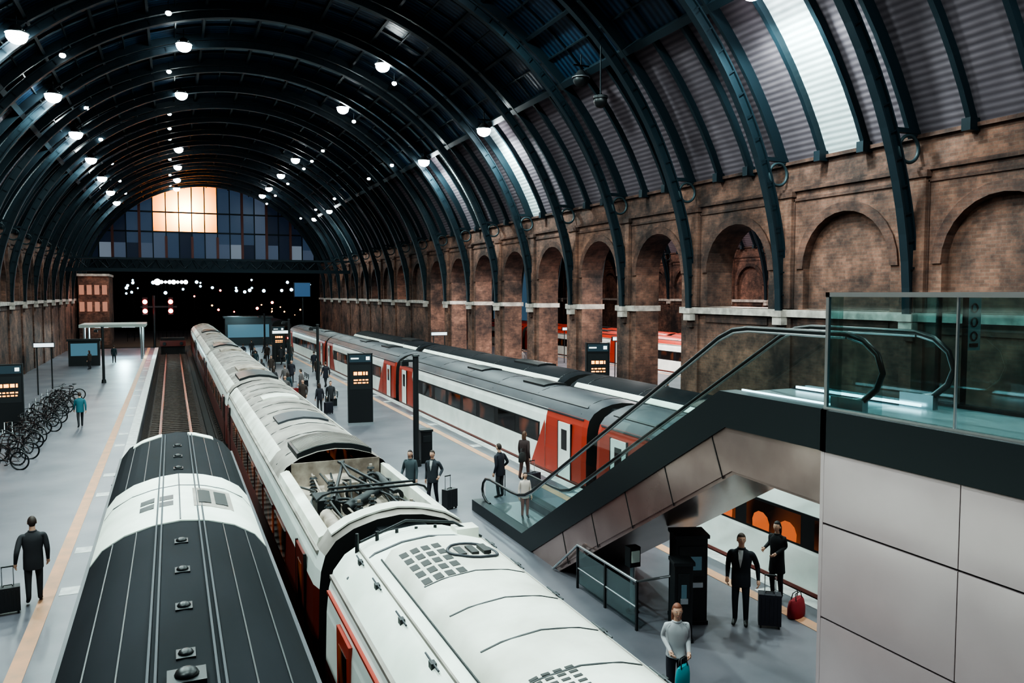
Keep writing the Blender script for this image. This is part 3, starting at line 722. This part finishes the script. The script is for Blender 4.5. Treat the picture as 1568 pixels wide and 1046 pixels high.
litsign(8.5,70,3.0,1.5); litsign(-7.5,58,3.0,1.2); litsign(20,62,3,1.4); litsign(25,40,3.0,1.6); litsign(30,50,3.0,1.6); litsign(34,66,3,1.6)

# ------------------------------------------------------------------ far end
g=MB()
def arcz(x): return 4.75+math.sqrt(max(0,17.25**2-(x-CX)**2))
ZB=11.5; Y=YEND
xs=[XL+.2+i*1.72 for i in range(19)]
warm=(-1.4,5.8)
seq=[M_pdark,M_pblue,M_pblue,M_pdark,M_pblue2,M_pblue,M_pdark]
for i,(a,b) in enumerate(zip(xs[:-1],xs[1:])):
    xm=(a+b)/2
    m=None if warm[0]<xm<warm[1] else seq[(i*3)%7]
    za,zb=arcz(a),arcz(b)
    zmid=15.2
    if m is None:
        g.quad((a,Y,zmid),(b,Y,zmid),(b,Y,zb),(a,Y,za),M_pane); g.quad((a,Y,ZB),(b,Y,ZB),(b,Y,zmid),(a,Y,zmid),[M_pblue,M_pblue2,M_pblue,M_pdark][i%4])
    else:
        zs=min(13.6,za,zb); g.quad((a,Y,ZB),(b,Y,ZB),(b,Y,zs),(a,Y,zs),M_plight if i%5==1 else M_pblue2 if i%3 else M_pdark); g.quad((a,Y,zs),(b,Y,zs),(b,Y,max(zs,zb)),(a,Y,max(zs,za)),m)
    g.box(a-.07,a+.07,Y-.25,Y-.05,ZB,arcz(a),M_iron2)
    if i%2==0: g.box(a-.17,a+.17,Y-.4,Y-.05,ZB,min(arcz(a),14.6 if warm[0]-1<a<warm[1]+1 else 99),mat('gable_column',(.13,.05,.045),.7))
for z in (15.2,18.0): 
    hw=math.sqrt(max(0,17.25**2-(z-4.75)**2)); g.box(CX-hw,CX+hw,Y-.22,Y-.06,z-.1,z+.1,M_iron2)
g.build('window_gable')
mb=MB()
mb.box(XL+.1,XR-.1,YEND-.6,YEND+.2,9.6,ZB,M_iron2)
for k in range(19):
    x=XL+.3+k*1.6; mb.cyl((x,YEND-.7,9.7),(x+.8,YEND-.7,11.3),.07,.07,M_iron,6); mb.cyl((x+.8,YEND-.7,11.3),(x+1.6,YEND-.7,9.7),.07,.07,M_iron,6)
mb.box(XL+.3,XR-.3,100,100.4,8.9,9.3,M_iron2)
for k in range(15): mb.cyl((XL+.5+2*k,100.2,9.3),(XL+2*k+1.5,100.2,10.3),.06,.06,M_iron2,6); mb.cyl((XL+2*k+1.5,100.2,10.3),(XL+2*k+2.5,100.2,9.3),.06,.06,M_iron2,6)
mb.box(XL+.3,XR-.3,100.05,100.35,10.3,10.5,M_iron2)
mb.build('end_truss')
mb=MB(); mb.box(-40,70,175,176,-1.3,30,M_void); mb.build('dark_yard_backdrop')  # near-black sheet stands in for the darkness beyond the yard
mb=MB(); mb.box(-10.6,-7.2,112,120,0,8.6,M_brick); 
for z in (4.2,6.3):
    for k in range(4): mb.box(-10.5+.85*k,-9.95+.85*k,111.93,112,z,z+1.2,emat('kiosk_window',(1,.45,.3),.4))
mb.box(-10.7,-7.1,111.8,120.1,8.6,8.9,M_stone); mb.build('signal_box_building')
mb=MB(); mb.box(-8.2,-2.4,86,92,3.15,3.45,mat('canopy_white',(.42,.45,.42),.5)); 
for x in (-7.8,-2.8):
    for y in (86.6,91.4): mb.cyl((x,y,0),(x,y,3.15),.12,.12,M_steel,10)
for k in range(2): mb.box(-7+2.4*k,-5.8+2.4*k,88,90,3.07,3.15,emat('canopy_light',(.7,.95,1),10))
mb.build('platform_canopy')
mb=MB(); mb.box(-8.5,-6,80,80.3,0,2.2,M_dark); mb.box(-8.3,-6.2,79.95,80,.9,2.0,mat('kiosk_screen',(.02,.02,.02),.3,emit=(.2,.45,.6),es=.35)); mb.box(-8.6,-5.9,79.9,80.4,2.2,2.4,M_dark); mb.build('ticket_kiosk')
random.seed(11)
def lampset(name,pts,m,r):
    mb=MB()
    for p in pts:
        mb.ball(p,r*random.uniform(.5,1.2),m,8,6); mb.cyl((p[0],p[1]+.1,p[2]),(p[0],p[1]+.1,-1.0),.03,.03,M_void,5)
    mb.build(name)
lampset('yard_lights',[(random.uniform(-14,26),random.uniform(128,165),random.uniform(6.4,8.6)) for _ in range(34)],M_bluel,.24)
lampset('yard_lights',[(x,140,8.3) for x in (-2,-1.4,-.8,-.2,.4,1.0,1.6,2.2)],emat('white_light',(.9,1,1),10),.45)
lampset('signal_lights',[(6.5,128,4),(9,132,3.6),(3.5,142,6),(12,127,4.2),(15,134,5),(8,150,7)],M_redl,.18)
lampset('yard_lights',[(random.uniform(5,20),random.uniform(126,135),random.uniform(1.5,5)) for _ in range(12)],emat('amber_light',(1,.5,.2),6),.12)
# distant train headlights and a parked train front beyond the gable
T=empty('distant_train')
mb=MB(); coach(mb,13.72,112,130,M_navy,M_red,M_navy,M_slate,seams=0)
for sx in (-1.0,1.0):
    mb.ball((13.72+sx,111.9,.4),.14,emat('headlight',(1,.95,.85),20)); mb.ball((13.72+sx*.75,111.9,.4),.09,M_redl)
mb.box(12.9,14.5,111.93,112.05,1.1,2.0,M_win); mb.build('coach',T)
mb=MB()
mb.box(6,11.5,104,106,0,3.4,M_dark); mb.box(6.3,11.2,103.9,104,1.0,2.6,MC['kiosk_screen']); mb.box(5.8,11.7,103.7,106.2,3.4,3.6,M_dark); mb.build('platform_shelter')
mb=MB(); mb.box(16.5,18.7,119,119.2,6,8,emat('screen_blue',(.10,.25,.5),.35)); mb.box(16.4,18.8,119.2,119.4,5.9,8.1,M_black); mb.cyl((17.7,119.3,-1),(17.7,119.3,6),.12,.12,M_dark,8); mb.build('information_screen')

# ------------------------------------------------------------------ roof lamps
def fixture(x,y,z,on=True,power=1500,col=(.80,1.0,.96),big=1.0,aim=0):
    mb=MB()
    r=.36*big
    mb.cyl((0,0,.35),(0,0,1.1),.03,.03,M_iron2,6); mb.cyl((0,0,.1),(0,0,.42),r*1.05,r*.35,M_dark,18); mb.ring((0,0,.1),r*1.07,.03,M_steel,'z',22,6)
    mb.ball((0,0,.0),(r,r,r*.85),M_lamp if on else M_dark,16,10)
    mb.box(-.4,.4,-.03,.03,.6,.66,M_iron2)
    mb.build('roof_lamp',loc=(x,y,z))
    if on and power:
        l=bpy.data.lights.new('lamp_bulb','SPOT'); l.energy=power; l.color=col; l.shadow_soft_size=.35; l.spot_size=math.radians(168); l.spot_blend=.35
        o=bpy.data.objects.new('lamp_bulb',l); o.location=(x,y,z-.45); o.rotation_euler=(0,aim,0); C.collection.objects.link(o)
def small_lamp(x,y,z):
    mb=MB(); mb.cyl((0,0,.1),(0,0,.6),.02,.02,M_iron2,6); mb.cyl((0,0,0),(0,0,.12),.14,.08,M_dark,10); mb.ball((0,0,-.01),(.15,.15,.12),M_lamps,10,6); mb.build('roof_downlight',loc=(x,y,z))
PW=3500
fixture(17.0,-3,15.9,power=PW*.5); fixture(17.0,9.5,15.9,power=PW*.35); fixture(17.0,20.6,15.9,power=PW*.75,aim=-.1)
for y in (44,56): fixture(17.0,y,15.9,power=PW*.9,aim=-.2,big=1.1)
fixture(17.0,32,15.9,on=False)
for y in (93.5,104): fixture(17.0,y,15.9,power=PW*.35,big=.9)
for y in (5,17,28.3,39.5,50.7,62,73.2,84.4,95.6,106): fixture(-5.7,y,17.2,power=PW*(1.15 if y<35 else .65 if y<70 else .35),big=1.15)
for y in (50.3,62.6,86,98,109,118): fixture(1.0,y,20.6,power=PW*.4 if y<100 else 500,big=1.15)
for y in (46.3,58,81.7,93,105,113): fixture(11.6,y,19.6,power=PW*.4 if y<100 else 500,big=1.15)
for y in (8,20,32): fixture(1.0,y,20.6,power=PW*1.4); fixture(11.6,y,19.6,power=PW*1.0)
for y in (45,57,68,80,92,103): small_lamp(-4.6,y,18.0); 
for y in (44.5,56,69,75,80,92,104,114): small_lamp(.2,y,20.5); small_lamp(12.6,y+3,19.0)
for y in (62,70,86,98,110): small_lamp(16.2,y,16.5)
for (x,y,z) in ((33,26,17),(43,38,18),(33,44,17),(43,56,18),(33,64,17),(29,36,10),(29,54,10),(44,76,18)): fixture(x,y,z,power=PW*1.9,col=(1,.94,.88))  # second-hall lamps; low pair added to brighten the view through the arches
mb=MB(); mb.cyl((0,0,0),(0,0,2.2),.03,.03,M_iron2,6); mb.ball((0,0,0),.28,M_black,14,8); mb.cyl((0,0,.1),(0,0,.2),.3,.3,M_dark,14); mb.build('cctv_dome',loc=(16.2,28.8,14.2))
l=bpy.data.lights.new('glow','POINT'); l.energy=7500; l.color=(1,.60,.24); l.shadow_soft_size=.8
o=bpy.data.objects.new('sunset_floodlight',l); o.location=(2.3,YEND+2.2,18.0); C.collection.objects.link(o)
for (p,e,c) in (((-4.5,89,2.7),1200,(.6,.95,1)),((8,98,4),900,(.6,.95,1)),((-9,108,6),200,(1,.5,.4)),((8,118,6),600,(.6,.9,1))):
    l=bpy.data.lights.new('l','POINT'); l.energy=e; l.color=c; l.shadow_soft_size=.3; o=bpy.data.objects.new('far_end_fill',l); o.location=p; C.collection.objects.link(o)  # light under the canopy, plus points without fixtures added to brighten the far end

# ------------------------------------------------------------------ people
def seg_d(p,a,b,ra,rb):
    ab=b-a; t=max(0,min(1,(p-a).dot(ab)/max(ab.length_squared,1e-9))); return (p-(a+ab*t)).length-(ra+(rb-ra)*t)
def person(name,x,y,head=0,h=1.75,top=(.03,.03,.035),pants=(.03,.03,.04),hair=(.04,.025,.02),shoe=(.02,.02,.02),shirt=None,walk=0,
           lh=None,rh=None,hem=.78,long_hair=False,female=False,z=0,look=0,sub=2,lean=0,coat=True,sleeve=True):
    mt=mat('cloth_%.2f_%.2f_%.2f'%top,top,.8); mp=mat('cloth_%.2f_%.2f_%.2f'%pants,pants,.8); mh=mat('hair_%.2f_%.2f_%.2f'%hair,hair,.6); ms=mat('shoe_%.2f_%.2f_%.2f'%shoe,shoe,.5)
    mshirt=mat('cloth_%.2f_%.2f_%.2f'%shirt,shirt,.8) if shirt else mt
    sw=.17 if female else .205
    w=walk
    J={'pel':((0,0,.96),.125),'sp':((0,.0+lean*.3,1.13),.115),'ch':((0,lean*.6,1.31),.14),'nb':((0,lean*.9-.01,1.43),.07)}
    E=[('pel','sp','t'),('sp','ch','t'),('ch','nb','t')]
    for s,sg in (('l',-1),('r',1)):
        lw=w*sg
        J['sh'+s]=((sg*sw,lean*.85,1.41),.065)
        hand=(lh if sg<0 else rh) or (sg*.245,.06-lw*.25,.83)
        hd=Vector(hand); shv=Vector(J['sh'+s][0]); d=(hd-shv)
        L=d.length; maxL=.60
        if L>maxL: hd=shv+d*(maxL/L); d=hd-shv; L=maxL
        bend=math.sqrt(max(.0,(.305**2)-(L/2)**2)) if L/2<.305 else 0.0
        el=shv+d*.5+Vector((sg*.2,-1,-.2)).normalized()*bend
        J['el'+s]=(tuple(el),.052); wr=el+(hd-el)*.9
        J['wr'+s]=(tuple(wr),.034); J['pm'+s]=(tuple(hd+(hd-el).normalized()*.02),.03)
        J['hp'+s]=((sg*.085,0,.9),.095); 
        fy=lw*.36
        J['kn'+s]=((sg*.10,fy*.45+.03,.50),.067); J['an'+s]=((sg*.10,fy-.02,.09+(.06 if lw<0 else 0)),.048)
        J['to'+s]=((sg*.12,fy+.15,.035),.038)
        E+=[('ch','sh'+s,'t'),('sh'+s,'el'+s,'t'),('el'+s,'wr'+s,'t' if sleeve else 'k'),('wr'+s,'pm'+s,'k'),('pel','hp'+s,'p'),('hp'+s,'kn'+s,'p'),('kn'+s,'an'+s,'p'),('an'+s,'to'+s,'s')]
    names=list(J); vs=[J[n][0] for n in names]; idx={n:i for i,n in enumerate(names)}
    me=bpy.data.meshes.new('sk'); me.from_pydata(vs,[(idx[a],idx[b]) for a,b,_ in E],[]); o=bpy.data.objects.new('sk',me); C.collection.objects.link(o)
    md=o.modifiers.new('s','SKIN'); md.use_smooth_shade=True
    for i,n in enumerate(names):
        sv=me.skin_vertices[0].data[i]; r=J[n][1]; sv.radius=(r*1.25,r*.85) if n in('pel','sp','ch') else (r,r); sv.use_root=(n=='pel')
    sb=o.modifiers.new('u','SUBSURF'); sb.levels=sub; sb.render_levels=sub
    C.view_layer.update(); dg=C.evaluated_depsgraph_get(); em=bpy.data.meshes.new_from_object(o.evaluated_get(dg))
    mb=MB(); V0=[Vector(v.co) for v in em.vertices]
    V0=[Vector((v.x,v.y,max(v.z,0.0))) for v in V0]
    segs=[(Vector(J[a][0]),Vector(J[b][0]),J[a][1],J[b][1],l) for a,b,l in E]
    lm={'t':mt,'p':mp,'k':M_skin,'s':ms}
    groups={}
    for p in em.polygons:
        c=sum((V0[i] for i in p.vertices),Vector())/len(p.vertices)
        l=min(segs,key=lambda s:seg_d(c,s[0],s[1],s[2],s[3]))[4]
        groups.setdefault(l,[]).append(list(p.vertices))
    mb.v+=[tuple(v) for v in V0]
    for l,fs in groups.items():
        m=lm[l]
        if m not in mb.mats: mb.mats.append(m)
        for f in fs: mb.f.append(f); mb.m.append(mb.mats.index(m)); mb.sm.append(True)
    bpy.data.objects.remove(o); bpy.data.meshes.remove(me)
    mb.tube([(0,lean*.9-.005,1.42),(0,lean*.95,1.50),(0,lean+.01,1.56),(0,lean+.02,1.62)],[.066,.056,.052,.055],M_skin,12)
    for s,sg in (('l',-1),('r',1)):
        wr=Vector(J['wr'+s][0]); el=Vector(J['el'+s][0]); d=(wr-el).normalized(); side=Vector((0,1,0)); side=(side-d*side.dot(d)); 
        if side.length<.1: side=Vector((0,0,1))-d*d.z
        side.normalize(); inn=d.cross(side).normalized()*(-sg if d.cross(side).x>0 else sg)
        pc=wr+d*.055
        mb.tube([wr,wr+d*.03,pc,pc+d*.035],[.026,.032,.036,.03],M_skin,8)
        for k,ln in enumerate((.072,.082,.076,.058)):
            b=pc+d*.025+side*(.03-.02*k); mb.tube([b,b+d*ln*.45+inn*.006,b+d*ln*.8+inn*.022,b+d*ln*.9+inn*.042],[.0095,.009,.0085,.006],M_skin,6)
        b=wr+d*.03+side*.03; mb.tube([b,b+side*.022+d*.025,b+side*.028+d*.055+inn*.012],[.012,.0105,.008],M_skin,6)
    hc=Vector((0,lean+.03,1.655))
    old=mb.M; mb.M=Matrix.Translation(hc)@Matrix.Rotation(look,4,'Z')
    def hf(d,p):
        if d.z<0: p.x*=1-.28*(-d.z); p.y*=1-.12*(-d.z); 
        if d.y>.5 and abs(d.x)<.5 and d.z<.3: p.y+=.004
        return p
    mb.ball((0,0,0),(.076,.096,.118),M_skin,18,14,hf)
    mb.tube([(0,.088,.02),(0,.104,-.012),(0,.096,-.026)],[.008,.014,.01],M_skin,8)
    for sg in (-1,1):
        mb.ball((sg*.077,-.008,-.005),(.011,.02,.031),M_skin,8,6); mb.ball((sg*.03,.086,.018),(.012,.008,.007),mat('eye_white',(.75,.75,.72),.3),8,6); mb.ball((sg*.03,.0925,.018),(.005,.003,.005),M_black,6,4)
        mb.ball((sg*.03,.088,.034),(.016,.006,.004),mh,8,4)
    mb.ball((0,.086,-.052),(.022,.007,.006),mat('lips',(.42,.16,.13),.5),8,6)
    def hr(d,p):
        front=d.y>.15 and d.z<.48
        low=d.z<-.35
        if front or (low and not long_hair and d.y>-.3) : return p*.86
        if low and not long_hair: return p*.93
        return p
    mb.ball((0,-.006,.012),(.084,.103,.122),mh,20,14,hr)
    if long_hair: mb.loft([(0,-.05,-.22,.07,.03),(0,-.055,-.12,.085,.045),(0,-.045,0,.085,.06),(0,-.03,.06,.07,.05)],mh,14)
    mb.M=old
    if coat:
        ks=.92 if female else 1
        fl=0 if hem>.7 else .025
        rg=[(0,0,hem,(.175+fl)*ks,.125+fl+abs(w)*.05),(0,0,hem+.02,(.18+fl)*ks,.13+fl+abs(w)*.05),(0,0,.95,.178*ks,.13),(0,lean*.3,1.12,.172*ks,.122),(0,lean*.6,1.3,.205*ks,.13),(0,lean*.8,1.39,.205*ks,.11),(0,lean*.9,1.445,.14*ks,.085),(0,lean*.95,1.485,.075,.068)]
        mb.loft(rg,mt,18,cap=True)
        mb.ring((0,lean*.95,1.49),.066,.016,mt,'z',14,6)
        if shirt:
            pts=[(-.045,.088,1.475),(.045,.088,1.475),(.045,.112,1.42),(.035,.14,1.31),(0,.137,1.14),(-.035,.14,1.31),(-.045,.112,1.42)]
            mb.add([(a,b+lean*.8+.004,c) for a,b,c in pts]+[(0,.146+lean*.7,1.31)],[(0,1,2,7,6),(6,7,5),(2,3,7),(3,4,7),(4,5,7)],mshirt)
    k=h/1.775
    o=mb.build(name,loc=(x,y,z),rot=head); o.scale=(k,k,k); return o
def suitcase(x,y,rot,col,h=.62,w=.42,d=.24,z=0,handle=True):
    mb=MB(); m=mat('case_%.2f_%.2f_%.2f'%col,col,.45)
    mb.box(-w/2,w/2,-d/2,d/2,.06,h,m)
    for k in range(5): mb.box(-w/2+.05+k*.075,-w/2+.07+k*.075,-d/2-.008,d/2+.008,.1,h-.05,m)
    for sx in (-1,1):
        for sy in (-1,1): mb.cyl((sx*w*.4-.015,sy*d*.35,.035),(sx*w*.4+.015,sy*d*.35,.035),.035,.035,M_black,10)
    if handle:
        mb.tube([(-.1,d*.35,h),(-.1,d*.35,h+.38),(.1,d*.35,h+.38),(.1,d*.35,h)],.011,M_steel,6); mb.cyl((-.11,d*.35,h+.38),(.11,d*.35,h+.38),.018,.018,M_black,8)
    mb.tube([(-.08,0,h),(-.07,0,h+.03),(.07,0,h+.03),(.08,0,h)],.012,M_black,6)
    mb.build('suitcase',loc=(x,y,z),rot=rot,bevel=.02)
def bag(name,x,y,z,rot,col,w=.34,h=.3,d=.14):
    mb=MB(); m=mat('case_%.2f_%.2f_%.2f'%col,col,.7)
    mb.loft([(0,0,0,w*.45,d*.45),(0,0,.02,w*.5,d*.5),(0,0,h*.5,w*.5,d*.5),(0,0,h*.85,w*.46,d*.4),(0,0,h,w*.4,d*.2)],m,14)
    for sy in (-1,1): mb.tube([(-w*.25,sy*d*.2,h*.9),(-w*.2,sy*d*.1,h+.12),(w*.2,sy*d*.1,h+.12),(w*.25,sy*d*.2,h*.9)],.01,M_black,6)
    mb.build(name,loc=(x,y,z),rot=rot)
person('man_in_dark_coat',-2.75,18.75,head=.15,h=1.82,hem=.72,lh=(-.31,-.10,.88),rh=(.26,.08,.84),walk=.25)
suitcase(-3.15,18.35,.15,(.02,.02,.022),h=.55)
person('pedestrian_in_teal',-4.15,43,head=.2,h=1.7,top=(.03,.12,.15),walk=.7,sub=1)
person('traveller_woman',6.55,23.2,head=2.6,h=1.68,top=(.06,.08,.09),hair=(.03,.02,.02),long_hair=True,female=True,walk=.4,rh=(.3,.1,.9))
person('traveller_man',7.1,22.7,head=2.4,h=1.72,top=(.035,.04,.05),pants=(.02,.02,.03),walk=.3,shirt=(.4,.42,.42),lh=(-.3,.2,1.0))
suitcase(7.5,22.3,.4,(.03,.03,.035),h=.6); bag('holdall',6.3,22.5,0,.4,(.1,.2,.2),.5,.3,.25)
person('man_with_stick',9.35,22.85,head=.5,h=1.72,top=(.02,.022,.03),lean=.03,hem=.75,rh=(.32,.15,.95))
mb=MB(); mb.tube([(0,0,0),(0,0,.82),(-.03,0,.86),(-.1,0,.86)],.012,M_black,6); mb.cyl((0,0,0),(0,0,.03),.018,.016,M_rubber,8); mb.build('walking_stick',loc=(9.62,23.1,0))
person('woman_with_shoulder_bag',11.0,24.7,head=-.9,h=1.7,top=(.05,.03,.03),pants=(.08,.04,.035),hair=(.10,.05,.03),long_hair=True,female=True,walk=.4)
bag('shoulder_bag',10.75,24.3,.75,.5,(.03,.03,.03),.36,.32,.16); suitcase(10.9,23.7,.3,(.02,.02,.03),h=.5)
person('child_in_white_coat',9.02,20.2,head=3.0,h=1.3,top=(.6,.5,.45),pants=(.25,.1,.08),female=True,z=.1,sub=1,long_hair=True)
person('man_in_suit',10.0,12.15,head=2.35,h=1.8,top=(.015,.018,.025),pants=(.015,.018,.025),shirt=(.5,.5,.5),hair=(.05,.03,.02),rh=(.24,.12,.9),lh=(-.32,.0,.88),hem=.76,look=.3)
suitcase(10.45,11.85,2.5,(.02,.022,.025),h=.66)
person('woman_in_black_coat',11.55,12.9,head=1.9,h=1.66,top=(.012,.012,.015),pants=(.012,.012,.02),hair=(.015,.01,.01),long_hair=True,female=True,hem=.62,lh=(-.1,.3,1.1),rh=(.2,.25,1.15))
bag('red_holdall',11.3,12.05,.0,.4,(.28,.02,.03),.55,.36,.28)
person('woman_with_handbag',6.98,9.95,head=2.75,h=1.70,top=(.42,.42,.44),pants=(.02,.02,.03),hair=(.20,.07,.04),long_hair=True,female=True,hem=.92,walk=.3,rh=(.14,.28,1.08),lh=(-.14,.28,1.05),lean=.02)
bag('turquoise_handbag',6.82,9.55,.62,.4,(.02,.30,.34),.34,.30,.14)
pp=[(7.2,43.2,.2),(7.9,43.8,3),(6.6,45,2.6),(6.3,49,0),(7.3,50.5,1),(9.6,55,.4),(6.0,61,0),(7.0,64,3),(6.4,70,0),(10.2,47,2),(10.6,66,0),(9,74,.3),(-6.5,76,1),(-5,82,0),(-8.2,50,2),(20.1,40,1),(24,44,0),(26,50,2),(23.5,56,0),
    (6.9,55,.5),(7.8,58.5,2.8),(5.9,52.5,0),(9.9,60,3),(8.9,68,.1),(10.4,78,3),(6.2,80,0),(7.5,86,0),(9.2,90,2),(24.5,36,1),(27,61,.4),(5.8,66,0),(6.7,74,3),(8.2,78,0),(10.9,84,.2),(5.9,47,2.9)]
cols=[(.02,.02,.025),(.03,.03,.045),(.05,.035,.03),(.02,.04,.05),(.10,.09,.09)]
for i,(x,y,hd) in enumerate(pp):
    person('passenger',x,y,head=hd,h=1.62+.03*(i%6),top=cols[i%5],walk=.6*(i%2),female=i%3==0,long_hair=i%3==0,sub=1,hem=.78-.06*(i%3))
suitcase(7.6,42.8,.3,(.02,.02,.03)); suitcase(6.9,50.0,.3,(.2,.02,.02))

# ------------------------------------------------------------------ bicycles
def bikemesh():
    mb=MB(); R=.335
    for y in (-.52,.52):
        mb.ring((0,y,R),R,.022,M_rubber,'x',26,6); mb.ring((0,y,R),R-.03,.01,M_dark,'x',24,4)
        for k in range(10):
            q=2*math.pi*k/10; mb.cyl((0,y,R),(0,y+(R-.03)*math.cos(q),R+(R-.03)*math.sin(q)),.003,.003,M_steel,3)
        mb.cyl((-.04,y,R),(.04,y,R),.025,.025,M_steel,8)
    bb=(0,-.08,.30); st=(0,-.22,.82); hd=(0,.36,.86); hb=(0,.40,.66)
    F=mat('bike_frame',(.05,.035,.035),.35,.3)
    for a,b in ((bb,st),(st,(0,.37,.8)),(bb,hb),(hb,hd)): mb.cyl(a,b,.017,.017,F,8)
    for s in (-.04,.04):
        mb.cyl((s,-.52,R),bb,.009,.009,F,6); mb.cyl((s,-.52,R),(0,-.19,.74),.009,.009,F,6); mb.cyl((s,.52,R),(s*.5,.40,.66),.011,.011,F,6)
    mb.cyl(st,(0,-.25,.95),.013,.013,M_steel,8); mb.ball((0,-.27,.97),(.07,.13,.035),M_black,10,6)
    mb.cyl(hd,(0,.36,.98),.014,.014,M_steel,8); mb.tube([(-.28,.28,1.0),(-.2,.36,.99),(.2,.36,.99),(.28,.28,1.0)],.012,M_black,6)
    mb.ring((.03,-.08,.30),.09,.008,M_dark,'x',16,4); mb.cyl((.05,-.08,.30),(.05,.02,.16),.008,.008,M_dark,6); mb.box(.03,.12,-.02,.06,.14,.17,M_black)
    mb.cyl((-.05,-.08,.30),(-.05,-.18,.44),.008,.008,M_dark,6); mb.box(-.12,-.03,-.22,-.14,.43,.46,M_black)
    return mb
bm0=bikemesh(); o=bm0.build('bicycle',loc=(-5.7,33.6,0),rot=1.2)
for k in range(24):
    b=bpy.data.objects.new('bicycle',o.data); C.collection.objects.link(b); b.location=(-5.9+.25*math.sin(k*2.3),34.6+k*.86,0); b.rotation_euler=(0,.06*math.sin(k*3),1.1+.45*math.sin(k*1.7))
mb=MB()
for k in range(9): mb.tube([(-6.9,36.4+2.2*k,0),(-6.9,36.4+2.2*k,.75),(-6.6,36.4+2.2*k,.75),(-6.6,36.4+2.2*k,0)],.025,M_steel,6)
mb.build('bicycle_rack')

# ------------------------------------------------------------------ world, camera
w=bpy.data.worlds.new('w'); C.scene.world=w; w.use_nodes=True; bg=w.node_tree.nodes['Background']; bg.inputs[0].default_value=(.028,.052,.078,1); bg.inputs[1].default_value=1.7
cam=bpy.data.cameras.new('cam'); cam.sensor_width=36; cam.lens=28.01; cam.clip_end=600; cam.clip_start=.05
co=bpy.data.objects.new('camera',cam); co.location=(0,0,6.4); co.rotation_euler=(math.radians(90-3.42),0,math.radians(-23.12)); C.collection.objects.link(co); C.scene.camera=co
try:
    C.scene.view_settings.view_transform='AgX'; C.scene.view_settings.look='AgX - High Contrast'
except Exception as e: print(e)
